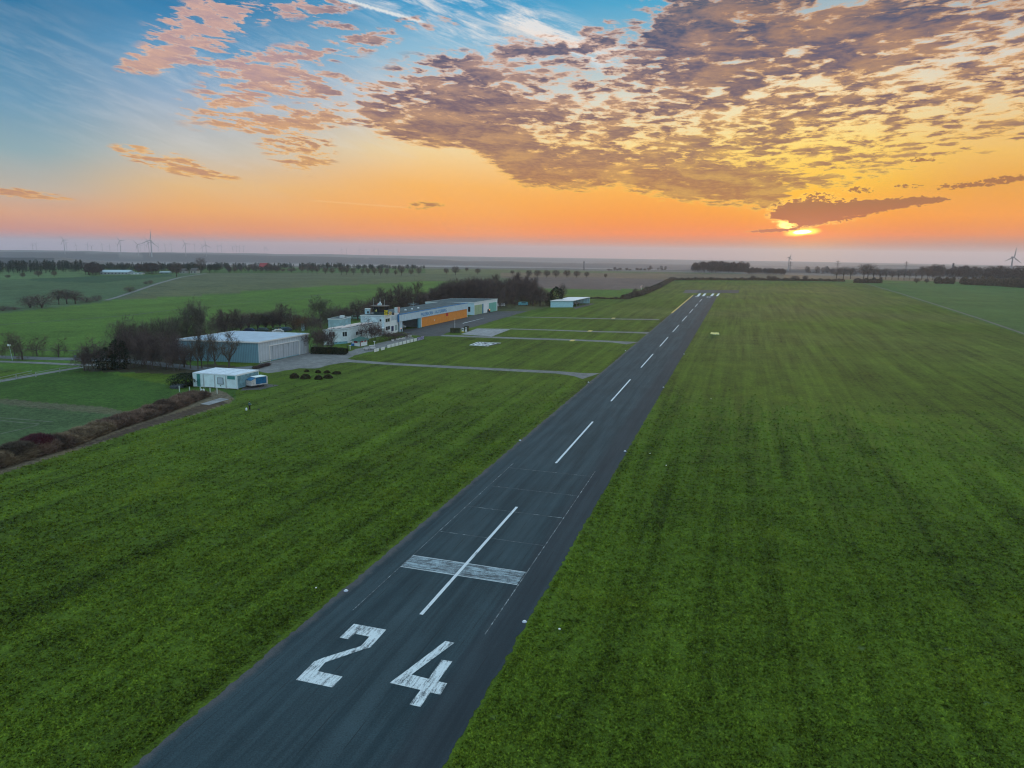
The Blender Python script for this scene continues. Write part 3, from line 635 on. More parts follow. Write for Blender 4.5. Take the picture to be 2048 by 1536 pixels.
b = MB(); slab(b, A_, B_, u0, u1, .01, 4.24, .053, .07); b.build('door_recess', M_dark, ha)
for k in range(nd):
    a0 = u0 + (u1 - u0) * k / nd; a1 = u0 + (u1 - u0) * (k + 1) / nd
    b = MB(); slab(b, A_, B_, a0 + .0022, a1 - .0022, .06, 4.2, .073, .12 + .05 * (k % 2)); b.build('door_leaf', M_door, ha)
b = MB(); slab(b, A_, B_, u0, u1, 0.005, .22, .185, .24); b.build('door_rail', pmat('pale_teal_metal', (.20, .36, .42)), ha)
uu = useg(A_, B_, 611.5); b = MB(); slab(b, A_, B_, uu - .016, uu + .014, .02, 2.15, .053, .12); dd = b.build('side_door', M_frame, ha)
b = MB(); slab(b, A_, B_, uu - .010, uu + .008, .3, 1.95, .123, .15); b.build('door_panel', pmat('pale_door_panel', (.55, .62, .66)), dd)

# ------------------------------------------------------------------ white cabins (four joined containers)
cA, cB = G(386.9, 773.6), G(476.2, 779.2); dv = (cB - cA)[:2]; Wc = np.linalg.norm(dv); dv = dv / Wc
cC = G(519.4, 767.5)[:2]; nv = np.array([-dv[1], dv[0]]); dep = 6.4
cz = ztop(cB, 0, 751.0)
bk = cC - cB[:2]; bk = bk / np.linalg.norm(bk); dep = np.linalg.norm(cC - cB[:2])
M_cont = pmat('white_cabin_panel', (.72, .84, .89), var=.10, vscale=.8, rough=.5)
M_croof = pmat('pale_cabin_roof', (.62, .66, .74), var=.12, vscale=1.2, rough=.5)
M_teal = pmat('teal_panel', (.06, .25, .24), rough=.5)
for k in range(4):
    a = cA[:2] + dv * Wc * k / 4; c_ = cA[:2] + dv * (Wc * (k + 1) / 4 - .20); zo = .12 + .04 * (k % 2)
    root = empty('cabin_container', (*a, 0), ['white cabin container with a tall teal door, leftmost of the row of four', 'plain white cabin container, second from the left in the row of four', 'white cabin container with a square grey window, third in the row of four', 'white cabin container with a teal upper panel, right end of the row of four'][k], 'container', 'white cabin containers standing side by side')
    fp = [a, c_, c_ + bk * dep, a + bk * dep]
    b = MB(); b.prism(fp, zo, cz); b.build('wall', M_cont, root)
    b = MB(); b.prism([a + bk * .03, c_ + bk * .03, c_ + bk * dep, a + bk * dep], cz + .003, cz + .10); b.build('roof', M_croof, root)
    for q_ in (0, 1):
        for r_ in (0, 1): b = MB(); b.box((*(a + dv * (.12 + q_ * (Wc / 4 - .35)) + bk * (.2 + r_ * (dep - .5))), .0), (.3, .3, zo + .01), 0); b.build('footing', pmat('grey_block', (.3, .3, .3)), root)
    b = MB(); slab(b, a, c_, 0, .035, zo + .01, cz - .01, .003, .05); slab(b, a, c_, .965, 1, zo + .01, cz - .01, .003, .05); slab(b, a, c_, .035, .965, zo + .01, zo + .14, .003, .05); slab(b, a, c_, .035, .965, cz - .13, cz - .01, .003, .05); b.build('frame', M_frame, root)
    if k == 0:
        b = MB(); slab(b, a, c_, .40, .72, zo + .05, cz - .16, .053, .07); b.build('door', M_teal, root)
    if k == 2:
        b = MB(); slab(b, a, c_, .22, .80, 1.0, 2.55, .055, .08); wf = b.build('window', M_dark, root)
        b = MB(); slab(b, a, c_, .26, .76, 1.1, 2.45, .083, .11); b.build('pane', pmat('pale_blind', (.45, .52, .60)), wf)
        b = MB(); slab(b, a, c_, .45, .55, .55, .75, .055, .08); b.build('vent', M_dark, root)
    if k == 3:
        b = MB(); slab(b, a, c_, .12, .84, cz - .95, cz - .2, .055, .075); b.build('upper_panel', M_teal, root)
        b = MB(); f2 = cB[:2]; slab(b, c_, c_ + bk * dep, .0, 1, cz - .2, cz + .13, .003, .07); slab(b, c_, c_ + bk * dep, .985, 1, zo, cz - .2, .003, .07); b.build('side_edge', M_frame, root)
        b = MB(); slab(b, c_, c_ + bk * dep, .03, .98, zo + .02, cz - .22, .003, .03); b.build('side_wall', pmat('teal_grey_side', (.16, .30, .36), var=.3, vscale=1), root)

# ------------------------------------------------------------------ box trailer with blue tarpaulin
tA = G(489.5, 776.0)[:2]; tB = G(502.5, 777.0)[:2]; tR = G(536, 771.5)[:2]
tp = empty('box_trailer', (*tA, 0), 'small trailer with blue tarpaulin sides and white roof beside the white cabins', 'trailer')
ax = tR - tB; TL = np.linalg.norm(ax); ax = ax / TL; lat = np.array([-ax[1], ax[0]]); TWd = 2.0; o_ = tB
M_tarp = pmat('blue_tarpaulin', (.01, .12, .26), var=.25, vscale=2, rough=.6); M_ply = pmat('weathered_board', (.55, .50, .50), var=.2, vscale=2)
def tpt(s, l): return o_ + ax * s + lat * l
b = MB(); b.prism([tpt(0, 0), tpt(TL, 0), tpt(TL, TWd), tpt(0, TWd)], .55, .75); b.build('chassis', M_ply, tp)
b = MB(); b.prism([tpt(1.3, .02), tpt(TL - .35, .02), tpt(TL - .35, TWd - .02), tpt(1.3, TWd - .02)], .753, 2.35); b.build('tarpaulin_body', M_tarp, tp)
b = MB(); b.prism([tpt(1.25, -.05), tpt(TL - .3, -.05), tpt(TL - .3, TWd + .05), tpt(1.25, TWd + .05)], 2.353, 2.43); b.build('roof', pmat('white_tarp_roof', (.72, .78, .78)), tp)
b = MB(); b.add([(*tpt(.1, 0), .753), (*tpt(1.29, 0), .753), (*tpt(1.29, TWd), .753), (*tpt(.1, TWd), .753), (*tpt(.1, 0), 1.75), (*tpt(1.29, 0), 2.25), (*tpt(1.29, TWd), 2.25), (*tpt(.1, TWd), 1.75)], [(3, 2, 1, 0), (0, 1, 5, 4), (1, 2, 6, 5), (2, 3, 7, 6), (3, 0, 4, 7)]); b.build('nose_box', M_ply, tp)
b = MB(); b.add([(*tpt(.05, -.05), 1.76), (*tpt(1.29, -.05), 2.27), (*tpt(1.29, TWd + .05), 2.27), (*tpt(.05, TWd + .05), 1.76), (*tpt(.05, -.05), 1.80), (*tpt(1.29, -.05), 2.31), (*tpt(1.29, TWd + .05), 2.31), (*tpt(.05, TWd + .05), 1.80)], [(3, 2, 1, 0), (4, 5, 6, 7), (0, 1, 5, 4), (1, 2, 6, 5), (2, 3, 7, 6), (3, 0, 4, 7)]); b.build('nose_cover', M_tarp, tp)
b = MB(); b.prism([tpt(TL - .34, -.03), tpt(TL, -.03), tpt(TL, TWd + .03), tpt(TL - .34, TWd + .03)], .753, 2.2); b.build('rear_panel', M_ply, tp)
for s_ in (TL * .55, TL * .68):
    for l_ in (.05, TWd - .2):
        b = MB(); p = tpt(s_, l_); q_ = tpt(s_, l_ + .16); b.tube((*p, .30), (*q_, .30), .29, n=12); b.build('wheel', M_dark, tp)

# ------------------------------------------------------------------ clubhouse with control tower
M_red = pmat('red_shutter', (.42, .03, .05)); M_gold = pmat('yellow_sign_board', (.78, .55, .02))
a0, a1, a2 = G(670, 688.6), G(696, 686.4), G(764, 671.5); az_ = ztop(a1, 0, 657.5)
LW = a0 + (a0 - a1) * 0.85
an = empty('clubhouse_annex', a1, 'low white clubhouse wing with flat roof in front of the control tower', 'building')
dd_ = (a2 - a1); foot = [LW, a1, a2, LW + dd_]
shell(an, foot, az_, M_dirtyw, M_roofd, over=.25, th=.18, trim=pmat('white_roof_edge', (.62, .66, .70)))
for f_ in (.10, .38, .66):        # raised roof ridges, the sunset glint put into their pink colour
    b = MB(); p = foot[0][:2] + (foot[1][:2] - foot[0][:2]) * f_
    for g0, g1 in ((.06, .45), (.52, .93)):
        s_ = p + dd_[:2] * g0; e_ = p + dd_[:2] * g1; b2 = MB()
        n_ = np.array([dd_[1], -dd_[0]]) / np.linalg.norm(dd_[:2]) * .22
        b2.prism([s_ + n_, e_ + n_, e_ - n_, s_ - n_], az_ + .19, az_ + .55); b2.build('glinting_roof_ridge', pmat('painted_sunset_glint', (.90, .78, .76), rough=.3), an)
for x0, x1, yt, yb in ((685, 694.5, 663.5, 673.5),): window(an, LW, a1, *fpx(LW, a1, x0, x1, yt, yb))
window(an, LW, a1, *fpx(LW, a1, 658, 664, 664, 673)); window(an, LW, a1, *fpx(LW, a1, 665, 670, 664, 673), nm=1)
for x0, x1, yt, yb in ((711.5, 717, 663, 671), (718.5, 724, 661.5, 669.5), (738, 744, 659, 667)): window(an, a1, a2, *fpx(a1, a2, x0, x1, yt, yb))
b = MB(); slab(b, LW, a1, .35, .98, 0, .75, .003, .06); b.build('plinth', pmat('teal_plinth', (.18, .36, .42), var=.4, vscale=.6), an)
for u_ in (.3, .6, .9):
    b = MB(); slab(b, a1, a2, u_, u_ + .004, .05, az_ - .2, .003, .04); b.build('panel_joint', pmat('grey_joint', (.30, .34, .38)), an)
# small block behind the wing
c0, c1 = G(657, 664.0), G(684, 664.0)
bx = empty('flat_roofed_block', c0, 'pale blue flat roofed block behind the clubhouse wing', 'building'); off = np.array([1.5, 9, 0])
shell(bx, [c0, c1, c1 + off, c0 + off], ztop(c0, 0, 638.6), pmat('pale_blue_wall', (.40, .55, .62), var=.15, vscale=.5), M_roofd, over=.15, th=.2, trim=M_frame)
b = MB(); p = c1 + off * .5; b.box((p[0] - 1.6, p[1], ztop(c0, 0, 638.6) + .21), (1.6, 1.6, .8)); b.build('roof_hatch', M_frame, bx)
# main two storey block
b0, b1 = G(769.2, 670.2), G(797, 664.0); bl = G(722, 670.5); bz = ztop(b1, 0, 626.6)
tw = empty('control_building', b1, 'white two storey airfield building carrying the control tower cab', 'building')
foot = [bl, b0, b1, bl + (b1 - b0)]
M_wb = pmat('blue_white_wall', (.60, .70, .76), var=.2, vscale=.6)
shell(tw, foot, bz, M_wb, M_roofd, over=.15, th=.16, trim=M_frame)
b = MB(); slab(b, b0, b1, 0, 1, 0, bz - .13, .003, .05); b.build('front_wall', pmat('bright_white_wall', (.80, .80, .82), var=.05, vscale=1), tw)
def shift(P_, Q_, e): d = (Q_ - P_)[:2]; n_ = np.array([d[1], -d[0]]) / np.linalg.norm(d) * e; return P_ + np.array([*n_, 0]), Q_ + np.array([*n_, 0])
s0, s1 = shift(b0, b1, .05)
for x0, x1, yt, yb in ((770.8, 779.6, 637.5, 645), (771, 779.8, 653, 661)): window(tw, s0, s1, *fpx(b0, b1, x0, x1, yt, yb))
for x0, x1, yt, yb in ((783, 788, 632.5, 641), (789, 794.5, 631, 640)):
    b = MB(); slab(b, s0, s1, *fpx(b0, b1, x0, x1, yt, yb), .003, .06); b.build('blind', pmat('grey_blind', (.50, .56, .62)), tw)
b = MB(); slab(b, s0, s1, *fpx(b0, b1, 782.5, 787, 652.5, 662.5), .003, .05); b.build('door', pmat('navy_door', (.02, .03, .10)), tw)
b = MB(); slab(b, s0, s1, *fpx(b0, b1, 790, 794.5, 650, 661), .003, .05); b.build('door', pmat('grey_green_door', (.30, .38, .38)), tw)
window(tw, bl, b0, *fpx(bl, b0, 759, 763.5, 638, 643.5), nm=1)
b = MB(); b.tube((b0[0] - 1.2, b0[1] - .1, .1), (b0[0] - 1.2, b0[1] - .1, bz - .2), .09); b.build('downpipe', pmat('blue_pipe', (.03, .14, .30)), tw)
# porch on the left of it
q0, q1 = G(752, 674.0), G(768, 672.3)
b = MB(); b.prism([q0[:2], q1[:2], q1[:2] + np.array([-.5, 3.5]), q0[:2] + np.array([-.5, 3.5])], 2.7, 2.95); b.build('porch_roof', M_frame, tw)
for p in (q0, q1, (q0 + q1) / 2): b = MB(); b.tube((p[0], p[1] + .15, 0), (p[0], p[1] + .15, 2.697), .08); b.build('porch_post', M_frame, tw)
# control cab
cc0 = G(761, 668.0); rz = bz + .16; cx, cy = (np.array(foot[0][:2]) * .38 + np.array(foot[1][:2]) * .12 + np.array(foot[2][:2]) * .25 + np.array(foot[3][:2]) * .25)
tgt = 761
for _ in range(30): cx += (tgt - pxof((cx, cy, rz))[0]) * .02
ct = empty('control_tower_cab', (cx, cy, rz), 'dark glazed eight-sided tower cab on the roof of the white airfield building', 'tower cab')
b = MB(); b.lathe((cx, cy, rz + .003), [(2.6, 0), (2.6, .9)], 8); b.build('base', pmat('dark_teal_cladding', (.03, .06, .065)), ct)
b = MB(); b.lathe((cx, cy, rz + .906), [(2.5, 0), (3.1, 2.0)], 8); b.build('glazing', M_glass, ct)
for i in range(8):
    a = 6.2832 * i / 8; b = MB(); b.tube((cx + 2.56 * math.cos(a), cy + 2.56 * math.sin(a), rz + .906), (cx + 3.16 * math.cos(a), cy + 3.16 * math.sin(a), rz + 2.9), .07); b.build('mullion', M_dark, ct)
b = MB(); b.lathe((cx, cy, rz + 2.93), [(3.5, 0), (3.75, .15), (3.7, .3), (3.0, .42)], 8); b.build('roof', pmat('brown_roof_rim', (.10, .075, .065)), ct)
b = MB(); b.box((cx - .1, cy, rz + 3.353), (1.2, 1.0, .75)); b.box((cx - .7, cy - .5, rz + 3.353), (.5, .3, .6)); b.build('equipment_box', pmat('pale_equipment', (.55, .66, .72)), ct)
b = MB(); b.box((cx - .9, cy - .2, rz + 3.6), (.5, .5, .5)); b.build('obstruction_light', M_red, ct)
b = MB(); b.lathe((cx, cy, rz + 4.11), [(.15, 0), (.3, .2), (.3, .45), (.1, .6)], 8); b.tube((cx, cy, rz + 4.6), (cx, cy, rz + 6.2), .04); b.build('beacon', M_frame, ct)
b = MB(); b.tube((cx - 2.6, cy, rz + 3.3), (cx - 2.6, cy, rz + 6.0), .04); b.build('antenna', M_frame, ct); b = MB(); b.tube((cx + 1.6, cy, rz + 3.3), (cx + 1.6, cy, rz + 5.5), .04); b.build('antenna', M_frame, ct)
for dx_ in (-1.9, -1.45):
    b = MB(); a = math.radians(232 if dx_ < -1.7 else 244); pz = rz + 1.2
    b.prism([(cx + 2.66 * math.cos(a), cy + 2.66 * math.sin(a)), (cx + 2.66 * math.cos(a) + .3, cy + 2.66 * math.sin(a)), (cx + 2.66 * math.cos(a) + .3, cy + 2.66 * math.sin(a) + .1), (cx + 2.66 * math.cos(a), cy + 2.66 * math.sin(a) + .1)], pz, pz + 1.2); b.build('lit_board', pmat('pale_yellow_board', (.75, .70, .25)), ct)
# rooftop cabin beside the cab
p = np.array([cx - 4.7, cy, rz]); rb = empty('rooftop_cabin', p, 'small pale blue cabin on the roof left of the tower cab', 'cabin')
b = MB(); b.box((p[0], p[1], rz + .003), (2.0, 2.0, 1.9)); b.build('wall', MATS['pale_blue_wall'], rb)
b = MB(); b.box((p[0], p[1], rz + 1.906), (2.2, 2.2, .1)); b.build('roof', M_frame, rb)
b = MB(); b.box((p[0] + .2, p[1] - 1.03, rz + .3), (.7, .05, .8)); b.build('vent', M_dark, rb)
# yellow number board and the lamp box on the roof corner
sg0, sg1 = b0 + np.array([-.35, .1, 0]), b0 + (b1 - b0) * .40
yb_ = empty('number_board', (b0[0], b0[1], bz), 'yellow board with a black 24 on the tower building roof edge', 'sign')
L0 = np.array([b0[0] - .3, b0[1] - .25]); 
def pxp(px, d0, z):      # point on the ground plan at image column px, depth like d0
    p = np.array(d0, float).copy()
    for _ in range(40): p[0] += (px - pxof((p[0], p[1], z))[0]) * p[1] / FPX
    return p
L0 = pxp(768.5, b0[:2] + np.array([0, .3]), bz); L1 = pxp(776, b0[:2] + np.array([0, .5]), bz)
b = MB(); slab(b, L0, L1, 0, 1, bz + .25, bz + 1.95, -.08, 0); b.build('board', M_gold, yb_)
b = MB(); slab(b, L0, L1, .1, .16, bz + .1, bz + .25, -.07, -.01); slab(b, L0, L1, .84, .9, bz + .1, bz + .25, -.07, -.01); b.build('bracket', M_dark, yb_)
an_ = math.atan2(L1[1] - L0[1], L1[0] - L0[0]); mid = (L0 + L1) / 2
text_obj('lettering', '24', 1.5, M_dark, (mid[0] + .03, mid[1] - .03, bz + .55), (R(90), 0, an_), .02, parent=yb_)
L2 = pxp(780.5, b0[:2] + np.array([0, 1.5]), bz)
lb = empty('lamp_box', (*L2, bz), 'small amber lamp housing beside the yellow number board on the roof', 'lamp')
b = MB(); b.box((*L2, bz + .163), (.9, .8, 1.2)); b.build('housing', pmat('amber_box', (.60, .42, .16)), lb)
b = MB(); b.box((L2[0] + 1.1, L2[1], bz + .163), (.8, .8, .9)); b.build('control_box', M_dark, lb)

# ------------------------------------------------------------------ long hangar with orange doors
oA, oB = G(798.5, 664.3), G(934.6, 634.8); oz = 6.75
oh = empty('long_hangar', oA, 'long pale blue hangar with bright orange doors and blue lettering on its fascia', 'hangar')
dirn = (oB - oA)[:2] / np.linalg.norm((oB - oA)[:2]); back = np.array([-dirn[1], dirn[0]]) * 14
M_fas = ribbed('pale_blue_fascia', (.52, .66, .76), .7, .06, axis=(.37, .93)); M_blue = pmat('blue_edge_strip', (.03, .18, .42))
A2, B2 = oA[:2], oB[:2]; Ln = np.linalg.norm(B2 - A2)
uo0, uo1 = useg(oA, oB, 805), useg(oA, oB, 837); ud = useg(oA, oB, 843.5)
M_ohw = pmat('hangar_inner_wall', (.34, .44, .50), var=.2, vscale=.4)
b = MB(); fd = oz * .60
b.prism([A2 + back, A2 + back * .985, B2 + back * .985, B2 + back], 0, oz); slab(b, A2 + back, A2, 0, 1, 0, oz, -.25, 0); slab(b, B2, B2 + back, .02, 1, 0, oz, -.25, 0); b.build('wall', M_ohw, oh)
b = MB(); P_ = A2 + dirn * Ln * (ud - .005); slab(b, P_ + back * .98, P_, 0, .98, .0, fd, -.2, 0); b.build('inner_wall', M_ohw, oh)
b = MB(); P_ = A2 + dirn * Ln * .02 + back * .7; slab(b, P_, P_ + dirn * Ln * (ud - .04), 0, 1, 0.0, fd, -.2, 0); b.build('inner_wall', M_ohw, oh)
b = MB(); P_ = A2 + back * .7; slab(b, P_, P_ + dirn * Ln * ud, .60, .72, 0.02, 2.9, .003, .06); b.build('inner_door', M_dark, oh)
b = MB(); slab(b, A2, B2, -.004, 1.004, fd, oz, -.2, .25); fa = b.build('fascia', M_fas, oh)
b = MB(); slab(b, A2, B2, -.006, 1.006, oz + .003, oz + .22, -.3, .35); b.build('fascia_cap', M_blue, oh)
b = MB(); slab(b, A2, B2, -.012, -.004, fd, oz, -.2, .30); b.build('corner_strip', M_blue, oh)
b = MB(); b.prism([A2 + back * .025, B2 + back * .025, B2 + back * 1.02, A2 + back * 1.02], oz + .003, oz + .16); b.build('roof', M_roofd, oh)
b = MB(); slab(b, A2, B2, 0, uo0, 0, fd - .003, -.5, 0); b.build('pier', M_fas, oh)
b = MB(); slab(b, A2, B2, uo1, ud - .012, 0, fd - .003, -.5, 0); b.build('pier', pmat('teal_pier', (.14, .36, .44)), oh)
b = MB(); slab(b, A2, B2, ud - .012, ud - .003, 0, fd - .003, -.4, .08); b.build('door_post', M_frame, oh)
b = MB(); slab(b, A2, B2, .992, 1.0, 0, fd - .003, -.4, .08); b.build('door_post', M_frame, oh)
M_or = ribbed('orange_boards', (.82, .27, .035), 1.1, .10, axis=(.37, .93))
um = useg(oA, oB, 892)
for a_, c_ in ((ud, um - .001), (um + .001, .992)):
    b = MB(); slab(b, A2, B2, a_, c_, .05, fd - .01, -.12, .02); b.build('sliding_door', M_or, oh)
    k = 0
    while a_ + k * .022 < c_ - .01:
        k += 1
b = MB(); slab(b, A2, B2, um + .001, um + .034, fd - 1.5, fd - .02, .022, .06); b.build('red_panel', pmat('red_panel', (.60, .06, .05)), oh)
b = MB(); uw = useg(oA, oB, 868.5); slab(b, A2, B2, uw, uw + .008, 1.5, 2.2, .022, .04); b.build('door_sign', M_frame, oh)
an_ = math.atan2(dirn[1], dirn[0]); nrm = np.array([dirn[1], -dirn[0]])
u_a, u_b = useg(oA, oB, 841), useg(oA, oB, 892); mid = A2 + dirn * Ln * (u_a + u_b) / 2 + nrm * .27
tx = text_obj('lettering', 'PADERBORN - HAXTERBERG', 1.85, pmat('blue_lettering', (.02, .20, .46)), (0, 0, 0), (R(90), 0, an_), .03)
wtxt = max(v.co.x for v in tx.data.vertices) - min(v.co.x for v in tx.data.vertices); tx.scale = ((u_b - u_a) * Ln / wtxt, 1.05, 1); tx.parent = oh
tx.location = Vector((*mid, fd + (oz - fd) * .22)) - oh.location
for i in range(4):
    p = A2 + dirn * Ln * (.17 + .085 * i) + back * .45; b = MB(); b.lathe((*p, oz + .163), [(.45, 0), (.45, .35), (.25, .5)], 8); b.build('roof_vent', M_frame, oh)
p = A2 + dirn * Ln * .10 + back * .35; b = MB(); b.box((*p, oz + .163), (.9, 1.0, 2.0), an_); ch = b.build('chimney', pmat('pale_chimney', (.62, .70, .72)), oh)
b = MB(); b.box((p[0] + .9, p[1] + .5, oz + .163), (.8, .8, 2.2), an_); b.build('chimney', pmat('pink_chimney', (.70, .36, .30)), oh)
b = MB(); p = A2 + dirn * Ln * .48 + back * .75; b.tube((*p, oz + .16), (*p, oz + 2.6), .08); b.tube((p[0] - 2.4, p[1], oz + 1.6), (p[0] + 2.4, p[1], oz + 1.6), .09); b.tube((p[0] - 1.6, p[1], oz + 1.0), (p[0] + 1.2, p[1] - .4, oz + 1.7), .12); b.build('antenna_frame', pmat('grey_steel', (.30, .36, .40)), oh)
# light aircraft standing inside the open bay
pa = A2 + dirn * Ln * (uo0 + uo1) / 2 * .9 + back * .32
ap = empty('light_aircraft', (*pa, 0), 'small white high wing aircraft parked inside the open hangar bay', 'aircraft')
b = MB(); b.tube((pa[0] - 3, pa[1] + .5, 1.1), (pa[0] + 1.6, pa[1], 1.2), .15, .5, 10); b.tube((pa[0] + 1.6, pa[1], 1.2), (pa[0] + 2.6, pa[1] - .1, 1.15), .5, .25, 10); b.build('fuselage', M_frame, ap)
b = MB(); b.box((pa[0] + .7, pa[1], 1.75), (1.3, 9.0, .14)); b.build('wing', M_frame, ap)
b = MB(); b.box((pa[0] - 2.9, pa[1] + .5, 1.15), (.7, .08, 1.1)); b.box((pa[0] - 2.9, pa[1] + .5, 1.1), (.7, 2.8, .07)); b.build('tail', M_frame, ap)
for dx_, dy_ in ((.9, -.9), (.9, .9), (2.3, 0)):
    b = MB(); b.tube((pa[0] + dx_, pa[1] + dy_ - .08, .22), (pa[0] + dx_, pa[1] + dy_ + .08, .22), .22, n=10); b.tube((pa[0] + dx_, pa[1] + dy_, .22), (pa[0] + dx_ * .9, pa[1] + dy_ * .5, 1.0), .05); b.build('wheel', M_dark, ap)

# ------------------------------------------------------------------ white hangar with green doors
gA, gB = G(948.2, 630.2), G(994.3, 622.2); gL = G(851, 630.5); gz = ztop(gA, 0, 605.6)
gh = empty('white_hangar', gA, 'white flat roofed hangar with green sliding doors beyond the orange doored hangar', 'hangar')
foot = [gL, gA, gB, gL + (gB - gA)]
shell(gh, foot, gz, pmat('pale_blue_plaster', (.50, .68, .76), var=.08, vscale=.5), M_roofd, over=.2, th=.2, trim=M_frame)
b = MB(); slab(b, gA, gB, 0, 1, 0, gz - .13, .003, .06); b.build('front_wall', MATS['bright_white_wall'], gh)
g0, g1 = shift(gA, gB, .06); M_gr = ribbed('green_sheet_door', (.34, .44, .26), .8, .2, axis=(.33, .94)); M_gr2 = ribbed('teal_sheet_door', (.16, .44, .38), .8, .2, axis=(.33, .94))
for x0, x1, yt, mt, lb_ in ((948.8, 956, 610.5, M_gr, None), (956.4, 964, 610, M_gr, None), (977.3, 985, 606, M_gr2, None), (985.4, 992.5, 605, M_gr2, None)):
    u0_, u1_, _, z_ = fpx(gA, gB, x0, x1, yt, 625); b = MB(); slab(b, g0, g1, u0_, u1_, .05, gz * .78, .003, .10); b.build('sliding_door', mt, gh)
b = MB(); u0_, u1_ = useg(gA, gB, 964.3), useg(gA, gB, 966.3); slab(b, g0, g1, u0_, u1_, .02, gz * .8, .003, .12); b.build('door_post', pmat('blue_post', (.05, .20, .36)), gh)
window(gh, gL, gA, *fpx(gL, gA, 935.5, 941, 613, 624), nm=1)
for x, y in ((908, 601), (935, 598.5)):
    b = MB(); p = G(x, y, gz + .2); b.box((p[0], p[1], gz + .203), (4.5, 2, .35)); b.build('rooflight', M_frame, gh)
b = MB(); p = G(880, 600.5, gz + .2); b.box((p[0], p[1], gz + .203), (1.2, 1.2, 1.0)); b.build('roof_box', M_gold, gh)
b = MB(); p = G(905, 597.5, gz + .2)
for k in range(5): b.tube((p[0] - 6 + 3 * k, p[1], gz + .2), (p[0] - 6 + 3 * k, p[1], gz + 1.0), .06)
b.tube((p[0] - 6, p[1], gz + 1.0), (p[0] + 6, p[1], gz + 1.0), .07); b.build('roof_rail', MATS['grey_steel'], gh)

# ------------------------------------------------------------------ open aircraft shelter
sA, sB, sR = G(1101, 614.9), G(1146.2, 615.4), G(1178.9, 606.7); sz = ztop(sA, 0, 602.2)
sh = empty('aircraft_shelter', sA, 'long open sided white shelter with pale roof standing alone beside the grass', 'shelter')
M_sh = pmat('pale_cyan_sheet', (.42, .66, .74), rough=.6, var=.06, vscale=1)
sBk = sA + (sR - sB)
b = MB(); slab(b, sA, sB, 0, 1, 0, sz, -.15, 0); b.build('end_wall', M_sh, sh)
b = MB(); slab(b, sBk, sA, 0, 1, 0, sz - .02, -.15, 0); b.build('rear_wall', M_sh, sh)
b = MB(); slab(b, sR, sBk, 0, 1, 0, sz - .02, -.15, 0); b.build('end_wall', M_sh, sh)
b = MB(); c_ = (sA + sB + sR + sBk)[:2] / 4; b.prism([c_ + (p[:2] - c_) * 1.03 for p in (sA, sB, sR, sBk)], sz + .003, sz + .22); b.build('roof', pmat('pinkish_white_roof', (.80, .74, .76), rough=.5), sh)
for k in range(6):
    p = sB + (sR - sB) * (k / 5 * .97 + .015); b = MB(); b.box((p[0] - .2, p[1], 0), (.22, .22, sz)); b.build('post', pmat('grey_post', (.22, .26, .30)), sh)
for k, f_ in enumerate((.10, .30, .52, .72)):
    p = (sA * .3 + sB * .7) + (sR - sB) * f_; gl = empty('parked_glider', (p[0], p[1], 0), ['white glider nose under the shelter roof, nearest bay', 'white glider in the second bay of the open shelter', 'white glider in the third bay of the open shelter', 'white glider in the farthest bay of the open shelter'][k], 'aircraft', 'gliders parked in the open shelter')
    b = MB(); b.tube((p[0] + 1.2, p[1], .9), (p[0], p[1] + .2, .95), .12, .42, 10); b.tube((p[0], p[1] + .2, .95), (p[0] - 3.4, p[1] + .8, 1.0), .42, .1, 10); b.build('fuselage', M_frame, gl)
    b = MB(); b.box((p[0] - .3, p[1], 1.25), (.9, 3.6, .1)); b.build('wing', M_frame, gl)
    b = MB(); b.tube((p[0] + .1, p[1] - .06, .22), (p[0] + .1, p[1] + .06, .22), .22, n=10); b.tube((p[0] + .1, p[1], .2), (p[0] + .1, p[1], .7), .05); b.build('wheel', M_dark, gl)

# ------------------------------------------------------------------ kiosk
k0, k1, k2 = G(704.3, 691.4), G(720, 693.0), G(734.6, 690.2)
kz = ztop(k1, 0, 681.5); ki = empty('kiosk', k1, 'small white kiosk with red shutters and green hipped roof', 'kiosk')
kb1, kb0 = k2 + np.array([-.9, 3.6, 0]), k0 + np.array([.1, 3.8, 0]); foot = [k0, k1, k2, kb1, kb0]
b = MB(); b.prism([p[:2] for p in foot], 0, kz); b.build('wall', pmat('kiosk_white', (.86, .88, .90)), ki)
c_ = np.mean([p[:2] for p in foot], axis=0); ex = [c_ + (p[:2] - c_) * 1.28 for p in foot]
b = MB(); n_ = len(ex); b.add([(*p, kz - .12) for p in ex] + [(c_[0], c_[1], kz + 1.05)], [(i, (i + 1) % n_, n_) for i in range(n_)] + [tuple(range(n_))[::-1]]); b.build('roof', pmat('dark_green_roof', (.03, .10, .085), var=.2, vscale=3), ki)
for (P_, Q_, x0, x1, yt, yb) in ((k0, k1, 708, 715, 680, 685.5), (k1, k2, 722, 726.5, 680, 685), (k1, k2, 728.5, 733, 679, 683.7)):
    b = MB(); slab(b, P_, Q_, *fpx(P_, Q_, x0, x1, yt, yb), .003, .06); b.build('shutter', M_red, ki)
b = MB(); slab(b, k1, k2, .0, .09, .05, kz - .1, .003, .06); b.build('corner_post', pmat('dark_red_post', (.16, .03, .04)), ki)
b = MB(); slab(b, k0, k1, .0, .28, .02, .8, .06, .5); b.build('crate', pmat('blue_crate', (.03, .16, .45)), ki)

